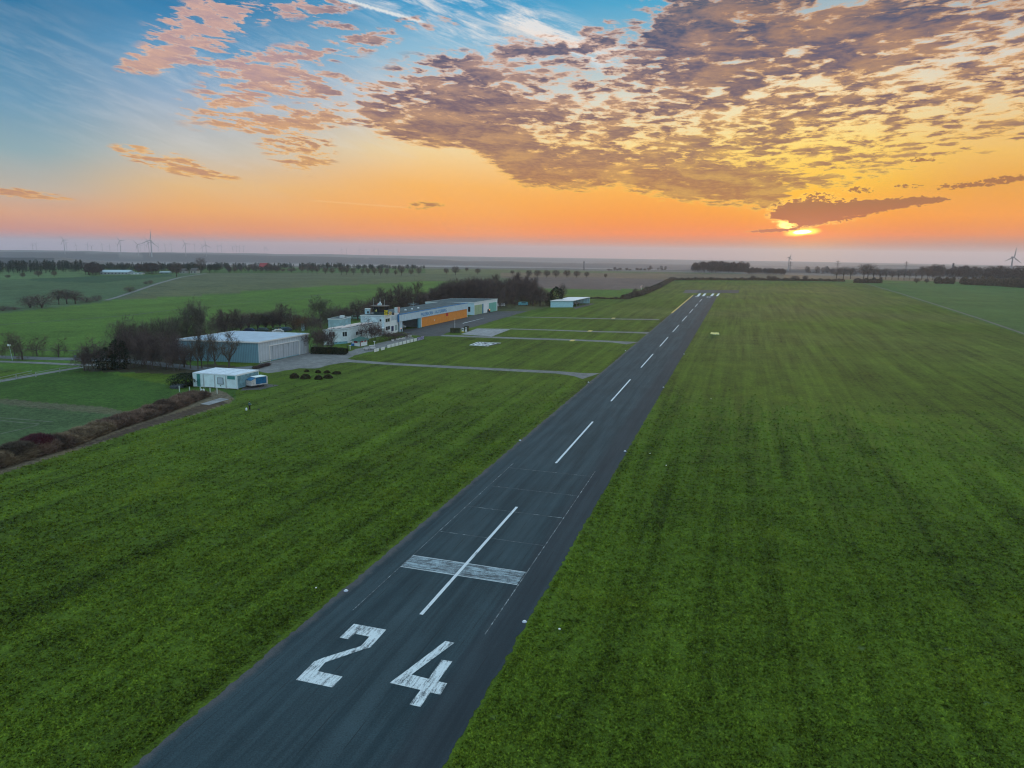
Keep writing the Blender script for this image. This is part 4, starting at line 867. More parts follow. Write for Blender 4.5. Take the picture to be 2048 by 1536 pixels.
# ------------------------------------------------------------------ banner fence along the grass
def fence_run(x0, y0, x1, y1, n, lab, mat, h=1.0, grp=None):
    P_, Q_ = G(x0, y0), G(x1, y1); r_ = empty('banner_fence', P_, lab, 'fence', grp)
    for k in range(n):
        b = MB(); slab(b, P_, Q_, k / n + .01, (k + 1) / n - .01, .12, h, 0, .04); b.build('banner', mat, r_)
    for k in range(n + 1):
        b = MB(); p = P_ + (Q_ - P_) * (k / n); b.box((p[0], p[1] + .06, 0), (.08, .08, h + .05)); b.build('post', M_dark, r_)
fence_run(773.9, 697.2, 834.2, 682.3, 8, 'white banner fence beside the clubhouse terrace, the long middle run', M_frame, 1.15)
fence_run(834.5, 682.2, 848, 679.0, 2, 'purple banner fence at the right end of the terrace fence', pmat('purple_banner', (.10, .08, .22), col2=(.45, .42, .6), vscale=1.5, var=.1), 1.3)
fence_run(748, 705.2, 758, 702.5, 2, 'short white banner fence at the left end of the terrace', M_frame, 1.1)
fence_run(762, 701.6, 769.5, 699.6, 1, 'single white fence banner between the short run and the long run', M_frame, 1.0)
# terrace planters / tables
for i, (x, y) in enumerate(((785.5, 681.5), (795, 679.5), (802, 678.2), (808, 677), (814, 675), (819, 673))):
    p = G(x, y); r_ = empty('planter_box', p, f'low white planter box on the brown terrace, {ORD[i]} from the left', 'planter', 'planters along the terrace')
    b = MB(); b.box((p[0], p[1], 0), (.9 + .25 * i % .7, .5, .45), .3); b.build('box', M_trim, r_); b = MB(); b.box((p[0], p[1], .453), (.7, .35, .06), .3); b.build('soil', pmat('soil', (.05, .035, .025)), r_)
for i, (x, y) in enumerate(((733, 700.5), (745.5, 699.5), (744, 695.5))):
    p = G(x, y); r_ = empty('picnic_table', p, ['pale picnic table on the gravel, left of three by the fence', 'pale picnic table on the gravel nearest the white fence', 'pale picnic table on the gravel behind the other two'][i], 'table', 'picnic tables by the kiosk')
    b = MB(); b.box((p[0], p[1], .70), (1.8, .8, .06), .3); b.build('tabletop', M_ply, r_)
    for s_ in (-.75, .75):
        b = MB(); b.box((p[0] + s_ * math.sin(-.3), p[1] + s_ * math.cos(.3), .42), (1.8, .3, .05), .3); b.build('bench', M_ply, r_)
    for s_ in (-.6, .6): b = MB(); b.box((p[0] + s_ * .95, p[1] + s_ * .29, 0), (.08, 1.5, .42), .3); b.box((p[0] + s_ * .95, p[1] + s_ * .29, .42), (.08, .1, .28), .3); b.build('leg', M_dark, r_)
for x, y, nm_, lb_, mt in ((700.3, 699, 'white_stand', 'white post with a small flat top left of the kiosk', M_frame), (748.8, 690.3, 'white_stand', 'white notice stand right of the kiosk', M_frame), (695, 699.3, 'wooden_post', 'short brown post beside the white post left of the kiosk', M_dark)):
    p = G(x, y); r_ = empty(nm_, p, lb_, 'post'); b = MB(); b.box((p[0], p[1], 0), (.16, .16, 1.25)); b.build('post', mt, r_); b = MB(); b.box((p[0], p[1], 1.253), (.7 if mt is M_frame else .3, .4, .12)); b.build('top', mt, r_)
p = G(626.5, 704.5); r_ = empty('white_ball', p, 'round white stone at the foot of the hedge beside the big hangar', 'stone'); b = MB(); b.lathe(p, [(.08, 0), (.3, .12), (.36, .33), (.26, .55), (.08, .66)], 10); b.build('body', M_trim, r_)

# ------------------------------------------------------------------ signal area and fuel point
sq = [G(938.5, 690.5), G(976, 692.6), G(1003.5, 686.2), G(955.5, 684.0)]
sgn = empty('signal_area', sq[0], 'ground signal square of white and dark panels lying on the grass', 'ground sign')
def bil(u, v): return ((sq[0] * (1 - u) + sq[1] * u) * (1 - v) + (sq[3] * (1 - u) + sq[2] * u) * v)[:2]
def cell(u0, u1, v0, v1, mat, z0=.03, z1=.06, nm='panel'):
    b = MB(); b.prism([bil(u0, v0), bil(u1, v0), bil(u1, v1), bil(u0, v1)], z0, z1); b.build(nm, mat, sgn)
cell(0, 1, 0, 1, pmat('dark_slate_panel', (.06, .05, .07)), .006, .03, 'base')
for u0_, u1_, v0_, v1_ in ((0, 1, 0, .06), (0, .05, .06, .94), (.05, .98, .94, 1), (.14, .20, .15, .85), (.27, .33, .15, .85), (.20, .27, .15, .27), (.42, .48, .12, .6), (.48, .58, .12, .22), (.55, .60, .22, .85), (.66, .71, .15, .85), (.71, .84, .45, .58), (.84, .88, .15, .85)):
    cell(u0_, u1_, v0_, v1_, M_frame)
for i, (x0, x1, yb, yt) in enumerate(((900.5, 919.5, 665.5, 657.5), (928.5, 937, 663, 654))):
    P_, Q_ = G(x0, yb), G(x1, yb); Hh = ztop(P_, 0, yt)
    b = MB()
    random.seed(i)
    b.prism([P_[:2] + (0, .15), Q_[:2] + (0, .15), Q_[:2] + (0, 2.2), P_[:2] + (0, 2.2)], 0, Hh * .9)
    for _ in range(900):
        f_ = random.random(); a_ = P_[:2] * (1 - f_) + Q_[:2] * f_ + (0, random.choice((0, 0, random.random() * 2.2))); z_ = random.random() * Hh if a_[1] - P_[1] < .2 else Hh * (.85 + .15 * random.random()); s_ = .16
        b.add([(a_[0] - s_, a_[1], z_), (a_[0] + s_, a_[1] - .1, z_ + .04), (a_[0], a_[1] - .05, z_ + s_ * 1.5)], [(0, 1, 2)])
    o = b.build('clipped_hedge', pmat('clipped_hedge_leaves', (.05, .055, .028), var=.5, vscale=3), None, loc=tuple(P_)); tag(o, 'clipped brown-green box hedge %s the fuel pumps' % ('left of' if i == 0 else 'right of'), 'hedge')
for i, (x, y) in enumerate(((925.5, 664.5), (932, 663.5), (929, 662.5))):
    p = G(x, y); r_ = empty('fuel_pump', p, ['white fuel pump with yellow base left of the pair', 'tall white fuel pump beside the right hedge', 'dark fuel cabinet between the two white pumps'][i], 'fuel pump'); mt = (M_frame, M_frame, M_dark)[i]
    b = MB(); b.box((p[0], p[1], 0), (.9, .6, .35)); b.build('plinth', M_gold if i == 0 else M_trim, r_); b = MB(); b.box((p[0], p[1], .353), (.8, .5, 1.3)); b.build('cabinet', mt, r_)
    b = MB(); b.box((p[0], p[1] - .27, 1.0), (.55, .04, .4)); b.build('display', M_dark, r_); b = MB(); b.tube((p[0] + .43, p[1] - .1, .5), (p[0] + .5, p[1] - .1, 1.5), .05); b.build('hose', M_dark, r_)
p = G(909.4, 661); r_ = empty('flag_pole', p, 'thin pale pole rising from the clipped hedge by the fuel pumps', 'pole'); b = MB(); b.tube((p[0], p[1] + .6, 0), (p[0], p[1] + .6, ztop(p, 0, 638)), .07, .04); b.build('shaft', M_trim, r_); b = MB(); b.lathe((p[0], p[1] + .6, ztop(p, 0, 638)), [(.05, 0), (.1, .08), (.02, .2)], 6); b.build('finial', M_trim, r_)
# dark trailer parked by the white hangar
for x, y, lab_, nm_, c_ in ((977, 625.5, 'small dark cart parked against the white hangar between its doors', 'ground_power_cart', M_dark), (797+2, 663.2, 'small dark tug with an orange lamp at the corner of the long hangar', 'tow_tractor', M_dark)):
    p = G(x, y); r_ = empty(nm_, p, lab_, 'cart'); b = MB(); b.box((p[0], p[1], .3), (1.8, 1.2, .9)); b.box((p[0] - .3, p[1], 1.203), (.9, 1.0, .5)); b.build('body', c_, r_)
    for dx_ in (-.6, .6):
        b = MB(); b.tube((p[0] + dx_, p[1] - .65, .28), (p[0] + dx_, p[1] + .65, .28), .28, n=10); b.build('wheel', M_dark, r_)
    b = MB(); b.lathe((p[0] + .6, p[1] - .4, 1.203), [(.16, 0), (.16, .25), (.05, .35)], 8); b.build('lamp', pmat('warm_lamp', (.8, .3, .1), emit=(1, .35, .12), estr=2.5), r_)
p = G(751, 668.5); r_ = empty('wall_lamp', (p[0], p[1], 0), 'glowing warm lamp beside the porch among the dark shrubs', 'lamp')
b = MB(); b.tube((p[0], p[1] - 1.5, 0), (p[0], p[1] - 1.5, 1.9), .05); b.build('post', M_dark, r_); b = MB(); b.lathe((p[0], p[1] - 1.5, 1.9), [(.1, 0), (.2, .12), (.2, .35), (.05, .45)], 8); b.build('lamp_glass', pmat('warm_glass', (.9, .5, .2), emit=(1, .55, .2), estr=4), r_)

# ------------------------------------------------------------------ trees (bare winter crowns)
def bark(name, col, col2): return pmat(name, col, rough=.95, col2=col2, vscale=.35, spec=.1, detail=3)
BK_TR = bark('grey_bark', (.13, .105, .09), (.07, .055, .048))
TW_BR = bark('brown_twigs', (.15, .11, .085), (.08, .06, .048)); TW_GR = bark('grey_twigs', (.15, .13, .10), (.085, .075, .06))
TW_PU = bark('purple_brown_twigs', (.145, .098, .090), (.075, .052, .054)); TW_RU = bark('russet_twigs', (.16, .075, .045), (.085, .045, .03))
TW_EV = pmat('dark_evergreen', (.022, .032, .018), col2=(.012, .020, .012), vscale=.8, rough=.9, spec=.1)
class Tw:      # ribbon collector
    def __init__(s): s.a = []; s.b = []; s.w = []
    def add(s, p, q, w0, w1=None): s.a.append(p); s.b.append(q); s.w.append((w0, w0 * .35 if w1 is None else w1))
    def mesh(s, name, mat, rng):
        A = np.array(s.a); B = np.array(s.b); W = np.array(s.w); d = B - A; d /= np.linalg.norm(d, axis=1)[:, None] + 1e-9
        r = rng.normal(size=A.shape); n = np.cross(d, r); n /= np.linalg.norm(n, axis=1)[:, None] + 1e-9
        V = np.stack([A - n * W[:, :1] / 2, A + n * W[:, :1] / 2, B + n * W[:, 1:] / 2, B - n * W[:, 1:] / 2], 1).reshape(-1, 3)
        return np_mesh(name, V, np.arange(len(V)).reshape(-1, 4), mat)
def norm(v): return v / (np.linalg.norm(v) + 1e-9)
def bare(seed, mat, stem=.22, spread=.9, up=.25, lev=5, kids=5, stems=1, tw=.0042, width=1.0, drop=.0, twn=7, tl=.07):
    """unit-height bare tree -> (trunk mesh, crown mesh)"""
    rng = np.random.default_rng(seed); tm_ = MB(); T = Tw()
    def grow(p, d, L, r, l):
        n = 3; q = p
        for i in range(n):
            d2 = norm(d + rng.normal(size=3) * .13 + np.array([0, 0, up * .22 if l < 4 else -drop])); q2 = q + d2 * L / n; r1 = r * (1 - .22 * (i + 1) / n * 2)
            if l <= 1: tm_.tube(q, q2, r * (1 - .2 * i), max(r1, .001), 5 if l == 0 else 4)
            else: T.add(q, q2, max(r * 1.7, tw), max(r1 * 1.5, tw * .8))
            if l < lev and (i > 0 or l > 0):
                for _ in range(max(1, int(kids / n + rng.random()))):
                    a = rng.random() * 6.283; side = norm(np.cross(d2, norm(np.array([math.cos(a), math.sin(a), .3]))))
                    nd = norm(d2 * (1 - spread * .5) + side * spread * (.6 + .5 * rng.random()) + np.array([0, 0, up * .5])); nd[:2] *= width; nd = norm(nd)
                    grow(q + (q2 - q) * rng.random(), nd, L * (.52 + .26 * rng.random()), r1 * .55, l + 1)
            elif l >= lev:
                for _ in range(twn // n + 1):
                    nd = norm(d2 + rng.normal(size=3) * .75 + np.array([0, 0, .15 - drop])); s_ = q + (q2 - q) * rng.random(); T.add(s_, s_ + nd * tl * (.5 + rng.random()), tw)
            q = q2; d = d2
    for k in range(stems):
        a = rng.random() * 6.283; lean = 0.04 if stems == 1 else .38
        b0 = np.array([math.cos(a), math.sin(a), 0]) * (.0 if stems == 1 else .06)
        d0 = norm(np.array([math.cos(a) * lean, math.sin(a) * lean, 1]))
        tm_.tube(b0 - d0 * .01, b0 + d0 * stem, .020 / stems ** .5, .015 / stems ** .5, 6)
        grow(b0 + d0 * stem, d0, .40, .015 / stems ** .5, 0)
        if stems == 1:
            for j in range(4):
                a2 = a + j * 1.57 + rng.random(); grow(b0 + d0 * stem * (.85 + .15 * rng.random()), norm(np.array([math.cos(a2) * spread, math.sin(a2) * spread, .45 + up])), .34, .010, 1)
    zt = max(float(np.percentile(np.array(T.b)[:, 2], 97.5)), .1); k = 1 / zt
    tm_.v = [(x * k, y * k, z * k) for x, y, z in tm_.v]; T.a = [p * k for p in T.a]; T.b = [p * k for p in T.b]
    o = tm_.build('tmp', BK_TR); me = o.data; me.name = 'trunk'; bpy.data.objects.remove(o)
    wid = float(np.percentile(np.linalg.norm(np.array(T.b)[:, :2], axis=1), 95)) * 2 * 1.0
    return me, T.mesh('crown', mat, rng), wid
def evergreen(seed, cone=False, n=1600):
    rng = np.random.default_rng(seed); V = []; T = MB(); T.tube((0, 0, 0), (0, 0, .5), .03, .015, 5)
    for _ in range(n):
        h = rng.random() ** .8; a = rng.random() * 6.283; lob = 1 + .22 * math.sin(3 * a + 7 * h) + .12 * math.sin(7 * a + 3)
        rr = (.24 * (1 - h) + .015 if cone else .40 * math.sqrt(max(0.02, 1 - (2 * h - .92) ** 2)) * lob) * (.62 + .42 * rng.random()); h = max(.04, h)
        c = np.array([math.cos(a) * rr, math.sin(a) * rr, h + rng.normal() * .01]); u = rng.normal(size=3); u[2] *= .6; u = norm(u) * .045; v = norm(np.cross(u, rng.normal(size=3))) * .022
        if cone: u = np.array([math.cos(a), math.sin(a), -.35]) * .05
        V += [c - u * .4 - v, c - u * .4 + v, c + u]
    o = T.build('tmp', BK_TR); tm2 = o.data; tm2.name = 'trunk'; bpy.data.objects.remove(o)
    V = np.array(V); V[:, 2] *= .98 / V[:, 2].max(); return tm2, np_mesh('crown', V, np.arange(len(V)).reshape(-1, 3), TW_EV), .8
PR = {}
def roundtree(seed, mat, cw=.36, base=.24, n=900, tw=.010, tl=.075, nb=15):
    rng = np.random.default_rng(seed); tm_ = MB(); T = Tw(); c0 = np.array([0, 0, (1 + base) / 2]); ch = (1 - base) / 2
    tm_.tube((0, 0, -.02), (rng.normal() * .01, rng.normal() * .01, base + .12), .026, .018, 6); ends = []
    for k in range(nb):
        a = k * 2.4 + rng.random(); e = c0 + np.array([math.cos(a) * cw * .75 * rng.random() ** .4, math.sin(a) * cw * .75 * rng.random() ** .4, ch * (rng.random() * 1.5 - .6)])
        m_ = np.array([e[0] * .35, e[1] * .35, base + .10 + (e[2] - base) * .45]); tm_.tube((0, 0, base * .8 + .02 * (k % 5)), m_, .012, .008, 4); tm_.tube(m_, e, .008, .003, 4); ends.append((m_, e))
    lob = rng.random(4) * 6.28
    for k in range(n):
        m_, e = ends[rng.integers(len(ends))]; d = norm(rng.normal(size=3)); a = math.atan2(d[1], d[0])
        r_ = (1 + .12 * math.sin(3 * a + lob[0]) + .10 * math.sin(5 * a + 4 * d[2] + lob[1]) + .08 * math.sin(9 * d[2] + lob[2])) * rng.random() ** .38
        p = c0 + d * np.array([cw, cw, ch]) * r_ * .92; dr = norm(d + (p - m_) * 1.5 + rng.normal(size=3) * .45); T.add(p, p + dr * tl * (.5 + rng.random()), tw)
    for m_, e in ends:
        for _ in range(8): q_ = e + rng.normal(size=3) * .10; T.add(m_ + (e - m_) * rng.random(), q_, tw)
    zt = np.array(T.b)[:, 2].max(); tm_.v = [(x / zt, y / zt, z / zt) for x, y, z in tm_.v]; T.a = [p / zt for p in T.a]; T.b = [p / zt for p in T.b]
    o = tm_.build('tmp', BK_TR); me = o.data; me.name = 'trunk'; bpy.data.objects.remove(o); return me, T.mesh('crown', mat, rng), 2 * cw
PR['broad'] = [bare(s, TW_GR, stem=.16, spread=1.05, up=.18, lev=4, kids=5, twn=6, tl=.05, tw=.0034) for s in (1, 2)] + [roundtree(s, TW_GR, cw=.42, base=.16, n=3000, tw=.0042, tl=.075, nb=30) for s in (51, 52)]
PR['tall'] = [roundtree(s, TW_PU, cw=.30 + .04 * (s % 3), base=.12, n=2600, tw=.0046, tl=.075, nb=26) for s in (53, 54, 55, 56)] + [bare(5, TW_PU, stem=.12, spread=.8, up=.3, lev=4, kids=5, twn=6, tl=.05, tw=.0036)]
PR['slim'] = [bare(s, TW_BR, stem=.20, spread=.72, up=.45, lev=3, kids=5, twn=6, tl=.07, tw=.0030) for s in (7, 8, 33)]
PR['shrub'] = [bare(s, TW_PU, stem=.05, spread=.9, up=.25, lev=3, kids=4, stems=6, twn=8, tl=.08, tw=.0055) for s in (9, 10)]
PR['rust'] = [bare(s, TW_RU, stem=.05, spread=.9, up=.2, lev=3, kids=4, stems=6, twn=7, tl=.08, tw=.0045) for s in (11,)]
PR['orchard'] = [bare(s, TW_BR, stem=.26, spread=1.1, up=.10, lev=3, kids=5, twn=8, tl=.09, tw=.0050) for s in (12, 34, 35)]
PR['round'] = [roundtree(s, TW_PU, n=1300, tw=.011) for s in (14, 15, 16)]
PR['park'] = [roundtree(s, TW_PU, cw=.40, base=.30, n=1100, tw=.007, tl=.09) for s in (17, 18, 19)]
PR['dome'] = [roundtree(s, TW_PU, cw=.46, base=.04, n=1500, tw=.009) for s in (41, 42)]
PR['ever'] = [evergreen(20), evergreen(21)]; PR['cone'] = [evergreen(22, True, 900)]
print('proto faces', {k: [len(m[1].polygons) for m in v] for k, v in PR.items()})
_rc = random.Random(3); NTREE = [0]
def tree(px, pyb, pyt, kind, label, group=None, wpx=None, cat='tree', name=None):
    p = G(px, pyb); h = ztop(p, 0, pyt); pr = _rc.choice(PR[kind]); NTREE[0] += 1
    nm = name or {'ever': 'evergreen_shrub', 'cone': 'conifer', 'shrub': 'bare_shrub', 'rust': 'bare_shrub', 'orchard': 'orchard_tree'}.get(kind, 'bare_tree')
    r_ = empty(nm, (p[0], p[1], p[2] - .1), label, 'shrub' if 'shrub' in nm and cat == 'tree' else cat, group, rz=_rc.random() * 6.28)
    sx = 1.0
    if wpx: sx = (wpx * np.linalg.norm([p[0], p[1]]) / FPX) / (pr[2] * h * .85)
    r_.scale = (h * sx, h * sx, h)
    link_mesh('trunk', pr[0], r_); link_mesh('crown', pr[1], r_); return r_
# roadside orchard trees
for i, (x, yb, yt, w) in enumerate(((-2, 716, 672, 30), (30, 712, 667, 36), (45, 719.5, 665, 40), (74.5, 712, 673, 34), (117, 714, 677, 32))):
    tree(x, yb, yt, 'orchard', ['bare roadside tree cut by the left edge of the photo', 'bare roadside tree just behind the street lamp', 'darkest and nearest bare roadside tree beside the lane', 'bare roadside tree leaning right, between the lane tree and the lone one', 'lone small bare roadside tree nearest the dark shrubbery'][i], 'orchard trees along the road', w)
# clump left of and behind the grey hangar
k = 0
for x, yb, yt, kd, w in ((172, 741, 694, 'shrub', 50), (196, 741, 682, 'shrub', 60), (214, 739, 692, 'ever', 34), (240, 738, 672, 'ever', 30), (262, 736, 655, 'shrub', 60), (282, 733, 662, 'shrub', 50), (302, 738, 668, 'shrub', 60), (330, 738, 672, 'shrub', 60), (352, 742, 690, 'shrub', 46),
                        (252, 722, 642, 'broad', 56), (276, 720, 632, 'broad', 66), (304, 716, 632, 'broad', 60), (328, 714, 624, 'broad', 62), (352, 708, 622, 'broad', 60), (376, 706, 612, 'broad', 66), (402, 704, 610, 'broad', 64), (290, 730, 648, 'tall', 44), (345, 728, 650, 'tall', 46), (368, 735, 676, 'tall', 40)):
    k += 1
    tree(x, yb, yt, kd, {'broad': 'large bare grey tree in the clump left of the grey hangar', 'tall': 'slender bare tree inside the clump left of the grey hangar', 'shrub': 'bare purplish shrub at the foot of the clump left of the grey hangar', 'ever': 'dark evergreen shrub among the bare clump left of the grey hangar'}[kd], {'broad': 'large bare trees left of the hangar', 'tall': 'slender trees left of the hangar', 'shrub': 'bare shrubs left of the hangar', 'ever': 'evergreens left of the hangar'}[kd], w)
for i, (x, yb, yt, w) in enumerate(((381, 737, 672, 34), (396, 739, 668, 30), (404, 737, 664, 30), (416, 736, 672, 26), (431, 737, 664, 46), (458, 738, 662, 54))):
    tree(x, yb, yt, 'slim', ['slim bare tree against the hangar side wall, leftmost', 'second slim bare tree against the hangar side wall', 'third slim bare tree against the hangar side wall', 'thin small bare tree against the middle of the hangar side wall', 'forked bare tree standing behind the white cabins', 'widest bare tree before the hangar wall, nearest its front corner'][i], 'slim trees along the hangar side wall', w)
for i, (x, yb, yt, w) in enumerate(((372, 771, 744, 50), (388, 770, 742, 30))): tree(x, yb, yt, 'ever', ['dark rounded evergreen bush left of the white cabins', 'narrow dark evergreen bush tucked behind the white cabins'][i], None, w)
# row behind the grey hangar and the car park
for i, (x, yb, yt, w) in enumerate(((436, 672, 622, 40), (450, 670, 620, 46), (466, 668, 619, 44), (482, 664, 617, 46), (498, 660, 620, 44), (516, 659, 617, 46), (532, 658, 620, 44), (546, 658, 619, 44), (560, 657, 609, 46), (572, 656, 610, 48), (588, 659, 622, 40))):
    tree(x, yb, yt, 'tall', 'bare tree in the dense row behind the grey hangar roof' if i not in (8, 9) else ['tallest bare tree behind the parked cars', 'second tallest bare tree behind the parked cars, just right of it'][i - 8], 'bare tree row behind the hangar' if i not in (8, 9) else None, w)
for i, (x, yb, yt, kd, w) in enumerate(((598, 668, 632, 'rust', 50), (612, 662, 634, 'rust', 40), (642, 655, 598, 'broad', 52), (626, 668, 630, 'shrub', 40), (658, 652, 618, 'shrub', 40), (672, 648, 612, 'shrub', 44), (686, 644, 614, 'shrub', 40), (700, 640, 615, 'shrub', 40), (715, 641, 588, 'tall', 40), (730, 636, 608, 'shrub', 30), (742, 632, 596, 'shrub', 36))):
    tree(x, yb, yt, kd, ['russet bare bush at the right end of the hangar tree row', 'smaller russet bare bush left of the round crowned tree', 'round crowned bare tree standing above the shrubs behind the clubhouse'][i] if i < 3 else ('upright bare tree standing alone left of the control tower' if kd == 'tall' else 'bare brown shrub in the thicket behind the clubhouse'), 'thicket behind the clubhouse' if kd == 'shrub' else None, w)
for i, (x, yb, yt, w) in enumerate(((752, 634, 586, 34), (764, 632, 578, 34), (776, 632, 574, 36), (790, 630, 571, 40), (802, 628, 570, 38), (815, 628, 567, 40), (828, 626, 566, 40), (840, 624, 570, 38), (848, 622, 582, 30))):
    tree(x, yb, yt, 'tall', 'tall bare tree in the row behind the tower and the long hangar', 'tall trees behind the tower', w)
# the dense wood behind the white hangar
rr_ = random.Random(5)
for i in range(46):
    f_ = i / 45; x = 852 + 222 * f_ + rr_.uniform(-4, 4)
    yt = np.interp(x, [850, 870, 885, 900, 935, 946, 960, 1000, 1030, 1045, 1062, 1078], [586, 566, 556, 551, 552, 543, 551, 549, 551, 546, 556, 568]) + rr_.uniform(-2, 4)
    tree(x, np.interp(x, [850, 980, 1078], [618, 612, 608]) + rr_.choice((0, -3, -6)), yt, 'tall', 'tall bare tree in the dense purple-brown wood behind the white hangar', 'wood behind the white hangar', 34)
for i, (x, yb, yt, w) in enumerate(((1000, 618, 578, 24), (1012, 616, 566, 26), (1024, 615, 560, 26), (1066, 613, 562, 36), (1080, 613, 566, 34), (1092, 611, 576, 26))):
    tree(x, yb, yt, 'tall', 'bare tree at the near edge of the wood, right of the white hangar', 'trees at the wood edge', w)
tree(1112, 611, 571, 'ever', 'tall dark evergreen standing left of the open shelter', None, 26); tree(1100, 611, 586, 'ever', 'low dark evergreen against the taller one by the shelter', None, 14)
tree(1124, 600, 562, 'tall', 'thin bare tree rising behind the tall dark evergreen', None, 20)
tree(948, 607, 583, 'ever', 'dark evergreen behind the white hangar roof', None, 30)
# around the clubhouse
for i, (x, yb, yt, kd, w) in enumerate(((630, 707, 655, 'shrub', 48), (648, 706, 652, 'shrub', 44), (662, 703, 662, 'slim', 34), (742, 684, 642, 'shrub', 50), (756, 682, 652, 'shrub', 38), (774, 680, 662, 'shrub', 40), (790, 678, 664, 'shrub', 36), (806, 675, 664, 'shrub', 36))):
    tree(x, yb, yt, kd, ['large bare purplish shrub right against the grey hangar corner', 'bare purplish shrub between the hangar corner and the clubhouse', 'thin pale bare tree before the clubhouse end wall', 'dark red-brown bare tree in front of the clubhouse door', 'dark bare shrub beside the porch lamp', 'low dark brown bush before the tower building, left of three', 'low dark brown bush before the tower building, middle of three', 'low dark brown bush before the tower building, nearest the apron'][i], None, w)
# evergreen hedge beside the yard
def leafy(name, x0, y0, x1, y1, hm, depth, mat, label, n=5000, s=.16, cat='hedge', kind=None, seed=0, twig=False, bulge=.3, jag=.25):
    P_, Q_ = G(x0, y0), G(x1, y1); d = (Q_ - P_)[:2]; L = np.linalg.norm(d); d = d / L; nn = np.array([-d[1], d[0]]); rng = np.random.default_rng(seed)
    V = []; Fs = []; u = rng.random(n) * L; prof = hm * (1 + jag * (fbm(u * .35 + seed, u * 0 + 3.3, 3) - .47) * 2 + (jag * .6 * (fbm(u * 1.6 + seed, u * 0 + 7.1, 3) - .45) * 2 if twig else 0))
    a = rng.random(n) * math.pi; rr = np.where(rng.random(n) < .75, 1, rng.random(n)); c1 = np.cos(a); s1 = np.sin(a)
    v = depth / 2 + np.sign(c1) * np.abs(c1) ** .6 * depth / 2 * rr; z = np.abs(s1) ** .6 * prof * rr
    C = np.stack([P_[0] + d[0] * u + nn[0] * v, P_[1] + d[1] * u + nn[1] * v, P_[2] + z], 1)
    r1 = rng.normal(size=(n, 3)); r1 /= np.linalg.norm(r1, axis=1)[:, None]; r2 = np.cross(r1, rng.normal(size=(n, 3))); r2 /= np.linalg.norm(r2, axis=1)[:, None]
    if twig: r1[:, 2] = np.abs(r1[:, 2]) * .8; A_2 = r1 * s * 2.2; B_2 = r2 * s * .12
    else: A_2 = r1 * s; B_2 = r2 * s * .7
    V = np.stack([C - B_2, C + B_2, C + A_2], 1).reshape(-1, 3) - P_
    me = np_mesh(name, V, np.arange(len(V)).reshape(-1, 3), mat); o = link_mesh(name, me, None, tuple(P_)); tag(o, label, cat, kind=kind)
    return o
M_hedge = pmat('dark_hedge', (.035, .045, .022), col2=(.016, .024, .012), vscale=1.2, rough=.95, spec=.1)
leafy('evergreen_hedge', 621, 708, 690, 710, 1.9, 3.2, M_hedge, 'dark evergreen hedge between the hangar corner and the gravel yard', 9000, .22, jag=.3)
for i, (x, yb, w, hp) in enumerate(((589, 756, 17, 8), (611, 757, 19, 8), (637, 758.5, 15, 7), (656, 756, 17, 6), (613.5, 743.5, 8, 3), (636, 745.5, 10, 4), (654, 746, 11, 4), (673, 747.5, 17, 4))):
    p = G(x, yb); s_ = np.linalg.norm(p) / FPX; rng = np.random.default_rng(i); n = 900; r1 = rng.normal(size=(n, 3)); r1 /= np.linalg.norm(r1, axis=1)[:, None]; r1[:, 2] = np.abs(r1[:, 2])
    C = r1 * np.array([w * s_ / 2, w * s_ / 2, hp * s_ * 1.05]) * (.85 + .2 * rng.random((n, 1))); t1 = rng.normal(size=(n, 3)) * .11; t2 = rng.normal(size=(n, 3)) * .11
    me = np_mesh('round_bush', np.stack([C - t1, C + t1, C + t2], 1).reshape(-1, 3), np.arange(3 * n).reshape(-1, 3), pmat('dark_brown_bush', (.070, .056, .030), col2=(.034, .032, .018), vscale=2, rough=.95, spec=.1))
    o = link_mesh('round_bush', me, None, tuple(p)); tag(o, ['leftmost clipped round bush of the front row on the grass', 'second clipped round bush of the front row, the widest', 'third clipped round bush of the front row on the grass', 'right end clipped round bush of the front row', 'smallest clipped bush, left end of the back row on the grass', 'second low bush of the back row on the grass', 'third low bush of the back row on the grass', 'low spreading bush at the right end of the back row'][i], 'bush', 'clipped bushes on the grass')
# bramble bank at the lower left
M_bram = bark('bramble_canes', (.26, .165, .125), (.085, .058, .048)); M_dry = bark('dry_grass_stems', (.30, .215, .14), (.12, .085, .06)); M_redb = bark('red_twig_bush', (.14, .035, .050), (.06, .025, .035))
pts = [(-60, 958), (0, 938), (75, 915), (150, 893), (230, 861), (300, 838), (360, 817), (420, 792)]
for i in range(len(pts) - 1):
    leafy('bramble_bank', *pts[i], *pts[i + 1], (1.5, 1.6, 1.6, 1.5, 1.6, 1.5, 1.3)[i] * .78, 4.4, M_bram if i not in (1, 3) else M_dry, ['tangled dry bramble bank at the very left edge of the frame', 'straw coloured stretch of the bank left of the red bush', 'tangled brown stretch of the bank around the red bush', 'straw coloured stretch of the bank right of the red bush', 'reddish brown bramble stretch in the middle of the bank', 'reddish brown bramble stretch below the meadow corner', 'upper end of the bramble bank beside the grey slab'][i], 11000, .42, 'brambles', None, 30 + i, True, jag=.8)
leafy('red_twig_bush', 74, 912, 112, 901, 2.4, 3.5, M_redb, 'dark red twiggy bush on top of the bramble bank', 5000, .35, 'bush', None, 77, True, jag=.3)
leafy('dark_bare_bush', 36, 925, 76, 914, 2.0, 4, TW_BR, 'dark leafless bush left of the red bush on the bank', 5000, .35, 'bush', None, 78, True)
